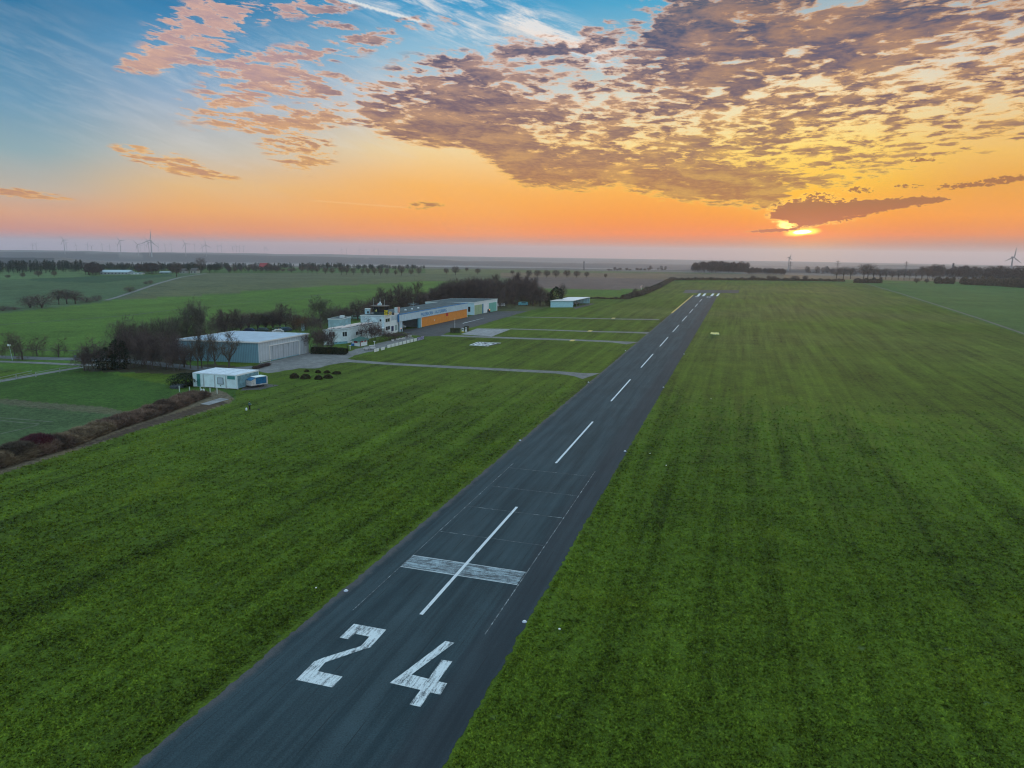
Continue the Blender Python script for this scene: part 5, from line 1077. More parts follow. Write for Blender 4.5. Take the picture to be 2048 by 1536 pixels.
# hedges round the far airfield edge
def hedge_px(pts, h, dep, lab, n=2500, s=.5, mat=None, seed=1, twig=False):
    for i in range(len(pts) - 1): leafy('field_hedge', *pts[i], *pts[i + 1], h, dep, mat or TW_BR, lab[i] if isinstance(lab, list) else lab, n, s, 'hedge', None, seed + i, twig, jag=.8)
hedge_px([(1128, 598), (1200, 598.5), (1262, 599)], 1.3, 1.5, ['low brown field hedge right behind the open shelter roof', 'low brown field hedge between the shelter and the windsock thicket'], 2500, .3)
hedge_px([(1257, 598.5), (1290, 590), (1320, 577), (1348, 561)], 2.6, 6, ['brown thicket at the near end of the slanting hedge', 'middle stretch of the slanting thicket left of the runway end', 'far stretch of the slanting thicket left of the runway end'], 4500, .55)
hedge_px([(1345, 560.5), (1440, 560.5), (1530, 561), (1600, 561.8), (1690, 563.5)], 2.6, 3, ['thin dark hedgerow left of the far wood block, behind the runway end', 'thin dark hedgerow below the far wood block', 'thin dark hedgerow below the power pylon', 'thin dark hedgerow left of the big roadside trees'], 3000, .7)
hedge_px([(1712, 566), (1765, 566.5)], 5.0, 6, 'dense dark thicket below the big roadside trees at the path end', 5000, .8)
hedge_px([(1873, 567.5), (1910, 568)], 7.0, 6, 'round dark thicket before the right-hand wood', 4000, .9)
hedge_px([(1918, 569), (1985, 572), (2060, 577), (2200, 585)], 8.0, 8, ['dark hedge before the right-hand wood, left stretch', 'dark hedge before the right-hand wood, by the frame edge', 'dark hedge running out of the frame at the right'], 6000, .9)
for i, (x, yb, yt, w) in enumerate(((1270, 594, 574, 12), (1293, 585, 570, 13), (1345, 561, 552, 17), (1318, 577, 565, 12), (1506, 560.5, 549, 12), (1537, 561, 549, 10), (1547, 561, 550, 14), (1590, 561.5, 549.5, 18), (1610, 562, 549, 12), (1833, 567, 554, 12), (1853, 567, 557, 8))):
    tree(x, yb, yt, 'round', ['bare shrub rising over the near end of the slanting thicket', 'dark bare shrub rising beside the windsock', 'broad bare shrub at the far top end of the slanting thicket', 'small bare shrub midway up the slanting thicket', 'bare shrub in the hedgerow below the wood block', 'left shrub of the pair in the hedgerow below the pylon', 'right shrub of the pair in the hedgerow below the pylon', 'wide bare shrub in the hedgerow right of the pylon', 'dark compact shrub in the hedgerow left of the big roadside trees', 'bare shrub in front of the avenue before the right-hand wood', 'tiny bare shrub right of the avenue shrub'][i], None, w, name='bare_shrub')
# avenue of seven round trees and the lone one
for i, (x, w) in enumerate(((1058, 13), (1074.7, 15), (1093.5, 15), (1111.8, 15), (1133.8, 15), (1153.4, 15), (1173.3, 11))):
    tree(x, 555.8, 538.3 if i < 6 else 541.5, 'round', f'round bare avenue tree by the ploughed field, {ORD[i]} from the left', 'round avenue trees by the ploughed field', w)
tree(1211, 556.5, 545, 'round', 'lone narrow bare tree right of the avenue by the ploughed field', None, 7)
# mid distance rows, left and centre
row = [(507, 543, 524, 16), (538, 543, 523, 12), (553, 544, 530, 12), (566, 544, 536, 10), (583, 545, 535, 18), (604, 546, 528.5, 12), (616, 547, 524, 12), (624, 547, 528, 10), (634, 547.5, 527, 14), (651, 548, 532.5, 12), (664, 548, 534, 12), (683, 549.5, 530.5, 12), (693.5, 549.5, 528.5, 14), (706.5, 549.5, 534, 11), (725.5, 550, 534.5, 9), (736, 550, 534, 10), (749, 550, 533, 12), (761, 551, 532, 11), (774, 551, 534, 11), (791.5, 551, 538, 8), (803, 551, 528.5, 14), (822, 551, 535, 12), (838, 551, 531.5, 12),
       (892.6, 549, 533, 12), (911, 550.5, 530.5, 16), (933.6, 543.5, 533, 8), (955.6, 549.5, 534.5, 12), (1024.5, 549, 539, 10)]
for i, (x, yb, yt, w) in enumerate(row):
    near = 'the far left hamlet' if x < 600 else 'the middle of the field edge' if x < 780 else 'the olive strip'
    tree(x, yb, yt, 'round', f'far bare tree near {near}, {ORD[i]} in the long row', 'far field-edge tree row', w)
for i, x in enumerate((622, 640, 668, 688, 708, 757, 780, 835, 862, 892, 920)):
    px = 1050 + x / 3.724; yt = 490 + (176, 178, 157, 172, 166, 164, 176, 168, 170, 172, 166)[i] / 3.724
    tree(px, 541.5, yt, 'round', f'tiny hazy tree on the plateau rim, {ORD[i]} in the loose line', 'tiny trees along the plateau rim', 7)
# big roadside trees at the right and their avenue
rt = [(645, 290, 198, 22), (697, 291, 186, 24), (750, 292, 196, 22), (848, 293, 168, 26), (878, 293, 164, 26), (920, 294, 191, 22), (970, 295, 214, 18), (1015, 296, 199, 20), (1060, 297, 216, 13), (1107, 297, 211, 17), (1150, 298, 203, 16), (1193, 298, 210, 13), (1237, 299, 203, 13), (1280, 299, 188, 16), (1325, 300, 182, 15), (1365, 301, 218, 14), (1415, 302, 225, 14)]
for i, (x, yb, yt, w) in enumerate(rt):
    px = 1500 + x / 3.737
    tree(px, 480 + yb / 3.737, 480 + yt / 3.737, 'park', 'largest roadside tree of the right, left trunk of the touching pair' if i == 3 else 'largest roadside tree of the right, right trunk of the touching pair' if i == 4 else f'bare roadside avenue tree at the right, {ORD[i]} from the left of the avenue', 'bare avenue at the right', w)
# left background single trees and copses
for i, (x, yb, yt, kd, w) in enumerate(((402, 545.5, 512, 'park', 20), (353, 553.5, 522, 'round', 22), (16, 557, 547.5, 'round', 9), (46, 556, 543, 'round', 9), (77, 554, 539.5, 'round', 12), (108.6, 553.5, 539.5, 'round', 10),
                                      (60, 616, 588, 'dome', 34), (84, 616, 584, 'dome', 44), (118, 609, 575, 'park', 30), (134, 608, 574, 'park', 36), (151, 608, 580, 'park', 32), (172, 605, 592, 'dome', 34), (194, 603, 587, 'dome', 20), (6, 622, 610, 'dome', 30), (28, 620, 612, 'dome', 20), (260, 584.5, 570, 'dome', 22), (292, 569, 561, 'dome', 10), (301, 568, 557.5, 'dome', 11))):
    tree(x, yb, yt, kd, ['tallest lone round tree on the left skyline beside the hamlet', 'dark tree standing at the bend of the field track', 'leftmost tiny tree on the pale green strip', 'second tiny tree on the pale green strip', 'third tiny tree on the pale green strip', 'fourth tiny tree on the pale green strip', 'dark domed bush at the left of the valley copse', 'dark domed bush, second in the valley copse', 'bare tree at the left of the valley copse trees', 'broad bare tree in the middle of the valley copse', 'bare tree at the right of the valley copse trees', 'low bush trailing right of the valley copse', 'separate round bush right of the valley copse', 'low bush at the left frame edge in the valley', 'small bush near the left frame edge in the valley', 'round bush beside the lower bend of the field track', 'small left bush of the pair above the field track', 'small right bush of the pair above the field track'][i], None, w)
# ------------------------------------------------------------------ far woods: masses of trunks and crowns nobody could count
def wood(name, poly, n, hm, mat, kinds, seed, label, low=260):
    rng = np.random.default_rng(seed); P2 = np.array([G(*p)[:2] for p in poly]); mn, mx = P2.min(0), P2.max(0); Vs = []; cnt = 0
    lib = []
    for kd in kinds:
        for s_ in range(2):
            T = []
            if kd == 'cone':
                for _ in range(low):
                    h = rng.random() ** .8; a = rng.random() * 6.283; rr = .20 * (1 - h) + .01; c = np.array([math.cos(a) * rr * .8, math.sin(a) * rr * .8, .08 + h * .92]); u = np.array([math.cos(a), math.sin(a), -.4]) * .07; v = np.array([-math.sin(a), math.cos(a), 0]) * .035; T.append([c - v, c + v, c + u])
            else:
                for _ in range(low):
                    d = norm(rng.normal(size=3)); c = np.array([0, 0, .62]) + d * np.array([.30, .30, .38]) * rng.random() ** .33; u = norm(d + rng.normal(size=3) * .6 + np.array([0, 0, .5])) * .11; v = norm(np.cross(u, rng.normal(size=3))) * .018; T.append([c - v, c + v, c + u])
            for sx in (-.012, .012): T.append([np.array([-.014, sx, -.05]), np.array([.014, -sx, -.05]), np.array([0, 0, .7])])
            lib.append(np.array(T))
    while cnt < n:
        p = mn + (mx - mn) * rng.random(2)
        if not inpoly(np.array([p[0]]), np.array([p[1]]), P2)[0]: continue
        h = hm * (.72 + .5 * rng.random()); a = rng.random() * 6.283; T = lib[rng.integers(len(lib))]; ca, sa = math.cos(a), math.sin(a)
        w_ = T.reshape(-1, 3) * h; w_ = np.stack([w_[:, 0] * ca - w_[:, 1] * sa, w_[:, 0] * sa + w_[:, 1] * ca, w_[:, 2]], 1); w_ += (p[0], p[1], float(terr(*p))); Vs.append(w_); cnt += 1
    V = np.concatenate(Vs); o = link_mesh(name, np_mesh(name, V, np.arange(len(V)).reshape(-1, 3), mat)); tag(o, label, 'wood', kind='stuff')
M_con = pmat('far_conifers', (.018, .036, .030), col2=(.012, .024, .020), vscale=.05, rough=.95, spec=.05); M_dec = pmat('far_bare_wood', (.070, .052, .056), col2=(.045, .036, .040), vscale=.05, rough=.95, spec=.05)
wood('conifer_wood', [(-200, 551), (0, 549), (90, 546.5), (175, 544), (175, 538.5), (-200, 541)], 260, 11, M_con, ['cone', 'cone', 'round'], 1, 'dark blue-green conifer wood on the left skyline')
wood('mixed_wood', [(175, 545), (320, 543), (480, 540), (690, 540), (690, 536.5), (175, 538)], 380, 8, M_con, ['cone', 'round'], 2, 'dark mixed wood behind the far white barn and hamlet')
wood('mixed_wood', [(690, 541), (745, 541.5), (850, 540.5), (850, 538), (690, 537.5)], 70, 7, M_con, ['round'], 3, 'low end of the dark wood behind the field-edge trees')
wood('wood_block', [(1384, 546.2), (1492, 547), (1496, 543.5), (1388, 542.8)], 240, 15.5, M_dec, ['round'], 4, 'square block of bare wood beyond the runway end', low=420)
wood('low_wood', [(1493, 548.8), (1570, 550.4), (1566, 546.5), (1493, 545)], 150, 7.5, M_dec, ['round'], 5, 'lower bare wood right of the square wood block')
wood('far_wood', [(1600, 548), (1720, 549), (1760, 547), (1700, 543), (1600, 544)], 110, 11, M_dec, ['round'], 6, 'hazy wood behind the big roadside trees')
wood('right_wood', [(1835, 562), (1960, 566), (2060, 572), (2250, 578), (2250, 556), (2000, 553), (1850, 553)], 420, 17, M_dec, ['round'], 7, 'long dark bare wood along the right skyline', low=320)
wood('rim_wood', [(1300, 541.6), (1334, 541.8), (1334, 540), (1300, 539.8)], 30, 8.5, M_dec, ['round'], 8, 'small hazy wood on the plateau rim left of the square wood block')
wood('copse', [(168, 551.8), (204, 550.5), (204, 547), (170, 548)], 30, 11, M_dec, ['round'], 9, 'dark copse at the left end of the far white barn')
wood('copse', [(272, 549), (318, 548.5), (318, 545), (275, 545.5)], 34, 10.5, M_dec, ['round'], 10, 'dark copse right of the far white barn')
wood('copse', [(335, 547.5), (400, 546), (440, 545), (440, 543), (335, 544)], 50, 8.5, M_con, ['round'], 11, 'dark garden trees around the far hamlet')
wood('copse', [(455, 546), (500, 545.5), (560, 545), (560, 543), (455, 543.5)], 50, 7.5, M_dec, ['round'], 12, 'dark copse around the far red roofed house')

# ------------------------------------------------------------------ far buildings
def house(name, x0, x1, yb, yt, dep, wallm, roofm, label, ridge=.45, n=3):
    P_, Q_ = G(x0, yb), G(x1, yb); h = ztop(P_, 0, yt); e = h * (1 - ridge); r_ = empty(name, P_, label, 'building'); z = P_[2]; bk_ = np.array([0, dep, 0])
    b = MB(); b.prism([P_[:2], Q_[:2], (Q_ + bk_)[:2], (P_ + bk_)[:2]], z - .3, z + e); b.build('wall', wallm, r_)
    d = (Q_ - P_) * .02; m1, m2 = P_ + bk_ / 2 - d, Q_ + bk_ / 2 + d; f1, f2, k1_, k2_ = P_ - d - bk_ * .05, Q_ + d - bk_ * .05, Q_ + d + bk_ * 1.05, P_ - d + bk_ * 1.05
    b = MB(); b.add([(f1[0], f1[1], z + e), (f2[0], f2[1], z + e), (k1_[0], k1_[1], z + e), (k2_[0], k2_[1], z + e), (m1[0], m1[1], z + h), (m2[0], m2[1], z + h)], [(0, 1, 5, 4), (2, 3, 4, 5), (3, 0, 4), (1, 2, 5), (3, 2, 1, 0)]); b.build('roof', roofm, r_)
    for k in range(n):
        b = MB(); slab(b, P_, Q_, (k + .3) / n, (k + .7) / n, z + e * .35, z + e * .75, .01, .12); b.build('window', M_glass, r_)
house('white_barn', 200, 256, 549, 540, 14, pmat('barn_wall', (.42, .46, .48)), pmat('pale_barn_roof', (.40, .48, .54)), 'long low white barn far away on the left', .5, 8)
house('small_shed', 261, 283, 549, 545.5, 8, M_frame, MATS['pale_barn_roof'], 'small white shed right of the long far barn', .3, 3)
house('farmhouse', 359, 370, 547, 537, 10, pmat('pale_house_wall', (.35, .36, .34)), pmat('dark_house_roof', (.08, .07, .07)), 'far farmhouse with dark roof left of the tall skyline tree', .5, 2)
house('farmhouse', 380, 393, 547, 536, 10, MATS['pale_house_wall'], MATS['dark_house_roof'], 'far farmhouse with dark roof right beside the tall skyline tree', .5, 2)
house('red_roofed_house', 518, 533, 540, 526, 12, MATS['pale_house_wall'], pmat('red_roof', (.30, .04, .05)), 'far house with a red roof among the field-edge trees', .6, 3)
house('green_shed', 318, 338, 547.5, 543, 8, pmat('green_shed_wall', (.12, .22, .16)), MATS['pale_barn_roof'], 'small green shed between the copse and the hamlet', .4, 2)

# ------------------------------------------------------------------ wind turbines, pylons, masts
M_turb = pmat('turbine_grey', (.30, .30, .33), rough=.6)
def turbine(px, pyb, hub, bl, ang, label, group, thin=1.0, Rr=None):
    p = G(px, pyb); z = ztop(p, 0, hub); D_ = np.linalg.norm(p[:2]); bl = bl * D_ / FPX
    r_ = empty('wind_turbine', p, label, 'wind turbine', group); w = max(1.0, bl / 40) * thin
    b = MB(); b.tube((p[0], p[1], p[2] - 3), (p[0], p[1], p[2] + z), 2.6 * w, 1.5 * w, 8); b.build('tower', M_turb, r_)
    b = MB(); b.box((p[0], p[1], p[2] + z), (4 * w, 9 * w, 4 * w)); b.build('nacelle', M_turb, r_)
    c = Vector((p[0], p[1] - 6 * w, p[2] + z + 2 * w)); b = MB(); b.lathe((c.x, c.y, c.z - 1.5 * w), [(.5 * w, 0), (1.8 * w, 1.2 * w), (.5 * w, 3 * w)], 6); b.build('hub', M_turb, r_)
    for k in range(3):
        a = R(ang + 120 * k); d = Vector((math.sin(a), 0, math.cos(a))); s_ = Vector((math.cos(a), 0, -math.sin(a))); b = MB(); q_ = c + d * bl; m_ = c + d * bl * .22
        b.add([tuple(c - s_ * .6 * w), tuple(c + s_ * .6 * w), tuple(m_ + s_ * 2.4 * w), tuple(m_ - s_ * 1.0 * w), tuple(q_ + s_ * .3), tuple(q_ - s_ * .3)] + [tuple(v + Vector((0, .8, 0))) for v in (c - s_ * .6 * w, c + s_ * .6 * w, m_ + s_ * 2.4 * w, m_ - s_ * 1.0 * w, q_ + s_ * .3, q_ - s_ * .3)],
              [(0, 1, 2, 3), (3, 2, 4, 5), (9, 8, 7, 6), (11, 10, 8, 9), (0, 6, 7, 1), (1, 7, 8, 2), (2, 8, 10, 4), (5, 11, 9, 3), (3, 9, 6, 0), (4, 10, 11, 5)]); b.build('blade', M_turb, r_)
turbine(304, 514.5, 482, 20, 10, 'largest wind turbine on the left skyline, tall and near', None, 1.0)
for i, (x, yb, hb, bl, a, lb_) in enumerate(((130, 508, 480.5, 10, -30, 'wind turbine farthest left of the six mid-sized ones'), (242, 509, 482, 10, -35, 'mid-sized wind turbine left of the largest one, with two blades raised'), (277, 511, 489.5, 11, -42, 'mid-sized low wind turbine close left of the largest one'), (299, 512, 485, 11, -35, 'mid-sized turbine almost hidden behind the largest one'), (372, 513, 488, 11, -28, 'mid-sized wind turbine between the largest one and the skyline tree'), (413, 513, 490.5, 12, -5, 'mid-sized wind turbine just right of the tall skyline tree'))):
    turbine(x, yb, hb, bl, a, lb_, 'mid-sized wind turbines at the left', .8)
turbine(2022, 541, 516, 16, 6, 'large dark wind turbine at the right edge over the wood', None, 1.0)
turbine(1576.5, 541, 516, 6, 20, 'small hazy wind turbine behind the power pylon', None, .8)
sm = [(66, 489.5), (73, 488.5), (134, 486), (153, 491), (176, 489), (184, 493), (205, 489.5), (220, 492), (236, 489), (281, 491), (290, 489), (317, 488.5), (331, 490), (343, 488.5), (390, 489.5), (405, 490.5), (436, 492), (443, 491.5), (466, 494), (473, 493), (479, 494), (487, 493), (530, 495.5), (534, 497)]
for i, (x, hb) in enumerate(sm): turbine(x, 500.5 + x * .008, hb, 5, (i * 37) % 120, f'tiny far wind turbine on the hazy left ridge, {ORD[i]} from the left', 'tiny wind turbines on the left ridge', .7)
for i, (x, hb) in enumerate(((684, 499), (693, 498.5), (720, 499), (732, 499.5), (748, 499), (757, 500), (772, 500), (795, 501))): turbine(x, 509.5, hb, 4, (i * 53) % 120, f'faintest tiny wind turbine on the central ridge, {ORD[i]} from the left', 'faint wind turbines on the central ridge', .6)
def pylon(px, yb, yt, label, group='power pylons at the right', mast=False):
    p = G(px, yb); h = ztop(p, 0, yt); r_ = empty('power_pylon' if not mast else 'radio_mast', p, label, 'pylon' if not mast else 'mast', group); w = h * .085; x, y, z = p; t_ = max(.35, h * .010)
    b = MB()
    for sx, sy in ((-1, -1), (1, -1), (1, 1), (-1, 1)): b.tube((x + sx * w, y + sy * w, z - 2), (x + sx * w * .12, y + sy * w * .12, z + h), t_, t_ * .6, 4)
    n = 8
    for k in range(n):
        f0, f1 = k / n, (k + 1) / n; w0, w1 = w * (1 - .88 * f0), w * (1 - .88 * f1); s_ = 1 if k % 2 else -1
        b.tube((x - s_ * w0, y - w0, z + h * f0), (x + s_ * w1, y - w1, z + h * f1), t_ * .6, n=4); b.tube((x - w1, y - w1, z + h * f1), (x + w1, y - w1, z + h * f1), t_ * .5, n=4)
    b.build('lattice', pmat('pylon_steel', (.10, .10, .12)), r_)
    if not mast:
        for f_, l_ in ((.62, .20), (.76, .27), (.90, .17)):
            b = MB(); b.tube((x - h * l_, y, z + h * f_), (x + h * l_, y, z + h * f_), t_ * 1.1, n=4); b.tube((x - h * l_, y, z + h * f_), (x, y, z + h * (f_ + .06)), t_ * .7, n=4); b.tube((x + h * l_, y, z + h * f_), (x, y, z + h * (f_ + .06)), t_ * .7, n=4); b.build('crossarm', MATS['pylon_steel'], r_)
    else:
        for f_ in (.80, .90):
            b = MB(); b.lathe((x, y, z + h * f_), [(h * .07, 0), (h * .07, h * .07)], 8); b.build('antenna_drum', MATS['pylon_steel'], r_)
pylon(1579.5, 545, 522.5, 'largest power pylon, standing right of the lower bare wood'); pylon(1674, 545, 521, 'small power pylon behind the leftmost big roadside trees'); pylon(1811, 545, 522.5, 'small power pylon rising over the middle of the right avenue')
pylon(1167.5, 541, 522.5, 'thin far lattice mast on the centre skyline', None, True); pylon(1903.5, 556, 526, 'radio mast with drums rising over the right-hand wood', None, True)
# windsock
p = G(1283, 583); h = ztop(p, 0, 570.5); r_ = empty('windsock', p, 'pinkish white windsock on a mast by the slanting thicket', 'windsock'); b = MB(); b.tube(p, (p[0], p[1], h), .12, .08); b.build('mast', M_trim, r_)
b = MB(); b.tube((p[0] + .1, p[1], h - .3), (p[0] - .8, p[1] - .2, h - 1.6), .6, .35, 8); b.tube((p[0] - .8, p[1] - .2, h - 1.6), (p[0] - .6, p[1] - .3, h - 2.8), .35, .22, 8); b.build('sock', pmat('sock_fabric', (.85, .52, .48)), r_)

# ------------------------------------------------------------------ vehicles
def car(px, py, ang, col, label, van=False, lights=False, sc=1.0, group=None):
    p = G(px, py); nm = 'van' if van else 'parked_car'; r_ = empty(nm, p, label, 'van' if van else 'car', group, rz=ang); r_.scale = (sc,) * 3
    L, W_, H_ = (5.2, 1.9, 2.1) if van else (4.3, 1.75, 1.42); m_ = pmat(f'car_paint_{col[0]:.2f}_{col[2]:.2f}', col, rough=.3, spec=.5)
    prof = [(-.5, .35), (-.5, .62 if not van else .8), (-.36, .66 if not van else 1.0), (-.24, 1.0) if not van else (-.30, .99), (.30, 1.0), (.44, .64) if not van else (.49, .96), (.5, .60) if not van else (.5, .6), (.5, .35)]
    pr = [(a * L, z * H_ * (1.0 if z > .4 else .55)) for a, z in prof]; b = MB(); n = len(pr)
    b.v = [(a, -W_ / 2 * (.86 if z > H_ * .8 else 1), z) for a, z in pr] + [(a, W_ / 2 * (.86 if z > H_ * .8 else 1), z) for a, z in pr]
    b.f = [tuple(range(n)), tuple(range(2 * n - 1, n - 1, -1))] + [(i, i + n, (i + 1) % n + n, (i + 1) % n) for i in range(n)]
    def add_local(b_, name, mt):
        me = bpy.data.meshes.new(name); me.from_pydata(b_.v, [], b_.f); me.materials.append(mt); o = link_mesh(name, me, r_); return o
    bo = add_local(b, 'body', m_); bv = bo.modifiers.new('bev', 'BEVEL'); bv.width = .12; bv.segments = 2
    for s_ in (-1, 1):
        b = MB(); b.box((L * .03, s_ * W_ * .475, H_ * .68), (L * .46, .05, H_ * .22)); add_local(b, 'side_window', M_glass)
        for a in (-.31, .31):
            b = MB(); b.tube((a * L, s_ * (W_ / 2 - .18), .31), (a * L, s_ * (W_ / 2 + .02), .31), .31, n=12); add_local(b, 'wheel', M_dark)
        b = MB(); b.box((-L * .502, s_ * W_ * .36, H_ * .48), (.05, .3, .14)); add_local(b, 'headlight', pmat('headlight_glass', (.7, .7, .7), rough=.2) if not lights else pmat('orange_light', (.9, .4, .1), emit=(1, .45, .1), estr=3))
    b = MB(); b.box((-L * .33, 0, H_ * .70), (.05, W_ * .72, H_ * .2)); add_local(b, 'windscreen', M_glass)
    return r_
car(498, 663.5, .1, (.02, .05, .14), 'dark blue car behind the hangar roof, left of the parked row'); car(525, 664, .05, (.025, .05, .05), 'dark grey car with arched roof behind the hangar roof', sc=1.15)
car(556, 666, .4, (.6, .55, .55), 'silver car half hidden by the hangar roof edge'); car(571, 662.5, .35, (.02, .07, .12), 'blue estate car with an orange light lit by the big trees', lights=True, sc=1.15); car(556, 661, .3, (.03, .08, .03), 'dark green car behind the blue estate car')
car(711, 638.5, .2, (.35, .62, .55), 'pale green van parked behind the clubhouse block', van=True, sc=.9); car(1046, 611.5, .15, (.12, .42, .50), 'pale turquoise camper van at the edge of the wood', van=True, sc=1.1)
car(1001, 613.5, .6, (.72, .70, .70), 'white caravan beside the far corner of the white hangar', van=True); car(1091, 603, 1.2, (.7, .66, .62), 'small white van behind the wood edge left of the tall evergreen', van=True, sc=.9)
p = G(606, 662); r_ = empty('info_pillar', p, 'pale teal pillar with red top at the car park edge', 'pillar'); b = MB(); b.box((p[0], p[1], 0), (1.1, .8, 3.2)); b.build('column', MATS['pale_blue_wall'], r_); b = MB(); b.box((p[0], p[1], 3.203), (.8, .6, .5)); b.build('cap', pmat('faded_red_cap', (.4, .14, .12)), r_)
for x, y, lb_, c_ in ((420, 0, None, None),): pass

# ------------------------------------------------------------------ street lamp, fences, posts
p = G(25, 720.5); h = ztop(p, 0, 691); r_ = empty('street_lamp', p, 'pale street lamp with a square head beside the road at the left', 'street lamp')
tx_ = G(19, 720)[0]; b = MB(); b.tube((p[0], p[1], 0), (p[0] - .45, p[1], h - .15), .10, .06, 8); b.build('pole', pmat('pale_pole', (.45, .55, .55)), r_)
b = MB(); b.box((p[0] - .5, p[1], h - .15), (.75, .45, .5), .2); b.build('lamp_head', pmat('lamp_white', (.85, .87, .88)), r_)
p = G(152, 727); r_ = empty('road_sign', p, 'small dark sign post beside the road near the shrubbery', 'sign'); b = MB(); b.tube(p, (p[0], p[1], 2.2), .05); b.build('post', M_dark, r_); b = MB(); b.box((p[0], p[1] - .05, 1.6), (.7, .06, .7)); b.build('plate', pmat('grey_plate', (.12, .16, .17)), r_)
def fence(pts, h, lab, n=None, rails=2, mt=None, grp=None):
    P_ = [G(*q_) for q_ in pts]; r_ = empty('fence', P_[0], lab, 'fence', grp); mt = mt or pmat('grey_fence_wood', (.32, .33, .31))
    tot = 0
    for a_, c_ in zip(P_, P_[1:]):
        L = np.linalg.norm(c_ - a_); n_ = max(1, int(L / 4.5))
        for k in range(n_): q_ = a_ + (c_ - a_) * k / n_; b = MB(); b.box((q_[0], q_[1], 0), (.14, .14, h)); b.build('post', mt, r_)
        for k in range(rails): b = MB(); z_ = h * (.45 + .45 * k); slab(b, a_, c_, 0, 1, z_, z_ + .10, .08, .12); b.build('rail', mt, r_)
fence([(0, 765), (64, 751)], 1.25, 'pale rail fence along the footpath, left stretch'); fence([(72, 754), (120, 745), (165, 737.5)], 1.2, 'pale rail fence along the footpath, stretch near the shrubbery')
for i, (x, y, yt) in enumerate(((359, 783, 772.5), (379.5, 785, 774), (401, 784, 774), (420.5, 785, 776), (434.5, 787, 777))):
    p = G(x, y); h = ztop(p, 0, yt); r_ = empty('fence_post', p, ['pale wooden post at the left end of the row before the cabins', 'second pale wooden post before the cabins', 'middle pale wooden post before the cabins', 'fourth pale wooden post before the cabins', 'pale wooden post at the right end of the row, nearest the bank'][i], 'post', 'posts before the cabins')
    b = MB(); b.box((p[0], p[1], 0), (.15, .15, h)); b.build('shaft', pmat('pale_post', (.55, .60, .55)), r_); b = MB(); b.box((p[0], p[1], h + .003), (.19, .19, .04)); b.build('cap', MATS['pale_post'], r_)
p = G(405.5, 783); r_ = empty('white_canister', p, 'two white canisters standing under the front of the cabins', 'canister')
for dx_ in (-.25, .25): b = MB(); b.lathe((p[0] + dx_, p[1], 0), [(.17, 0), (.19, .05), (.19, .5), (.08, .62)], 8); b.build('can', M_frame, r_)
fence([(521, 733.5), (545, 728)], 1.5, 'short wire fence at the front corner of the grey hangar', mt=pmat('wire_grey', (.22, .26, .28)))
leafy('gravel_heap', 340, 777, 360, 778, .7, 2.5, pmat('grey_heap', (.14, .16, .18)), 'low grey heap beside the bush left of the cabins', 1500, .2, 'heap', None, 91)
leafy('dead_shrub_strip', 512, 739, 542, 731, .6, 1.2, TW_PU, 'low reddish dead shrubs along the hangar corner', 2500, .25, 'shrub', None, 92, True)
# posts in the grass, small white marker boards, lights
wl = [(692, 1182.5, 'nearest white edge light on the left side of the runway'), (1049, 1244.5, 'nearest white edge light on the right side of the runway'), (1040, 881.5, 'white edge light on the left side, level with the second dash'), (1250, 903, 'white edge light on the right side, level with the second dash'), (1177, 765, 'white edge light on the left side by the near taxiway'), (1327, 775, 'white edge light on the right side before the fourth dash'), (1251, 702, 'white edge light on the left side beyond the near taxiway'), (1368, 708.5, 'white edge light on the right side beyond the fourth dash')]
for x, y, lb_ in wl:
    p = G(x, y); r_ = empty('runway_light', (p[0], p[1], .02), lb_, 'runway light', 'runway edge lights')
    b = MB(); b.lathe((p[0], p[1], .03), [(.21, 0), (.22, .03), (.19, .06)], 16); b.build('base', pmat('light_rim', (.45, .48, .60)), r_); b = MB(); b.lathe((p[0], p[1], .093), [(.13, 0), (.12, .06), (.06, .09)], 12); b.build('lens', M_frame, r_)
for i, (x, y, c_, lb_) in enumerate(((632, 1176, .16, 'white pebble-like marker in the grass left of the nearest left light'), (1119, 1258.5, .2, 'white marker in the grass right of the nearest right light'), (1333, 931, .25, 'white marker in the grass right of the landing box'), (1300, 907, .18, 'tiny white marker in the grass beside the second right light'), (1422, 798, .18, 'tiny white marker on the right-hand grass'))):
    c_ *= .55; p = G(x, y); b = MB(); b.lathe((p[0], p[1], 0), [(c_, 0), (c_ * 1.1, .05), (c_ * .6, .08)], 8); o = b.build('ground_marker', M_trim, None, loc=tuple(p)); tag(o, lb_, 'marker')
for i, (x, y) in enumerate(((1423.5, 668), (1426.6, 668.4), (1429.8, 668.6), (1433, 668.3), (1436, 668.6))):
    p = G(x, y); r_ = empty('marker_board', p, f'yellowish glider marker board on the right-hand grass, {ORD[i]} from the left', 'marker', 'yellow marker boards'); b = MB(); b.add([(p[0] - .45, p[1] - .5, 0), (p[0] + .45, p[1] - .5, 0), (p[0] + .3, p[1] + .1, .7), (p[0] - .3, p[1] + .1, .7), (p[0] - .45, p[1] + .7, 0), (p[0] + .45, p[1] + .7, 0)], [(0, 1, 2, 3), (3, 2, 5, 4), (0, 3, 4), (1, 5, 2)]); b.build('board', pmat('pale_yellow_marker', (.85, .72, .30)), r_)
    b = MB(); b.box((p[0], p[1] - .6, 0), (.3, .15, .1)); b.build('foot', M_trim, r_)
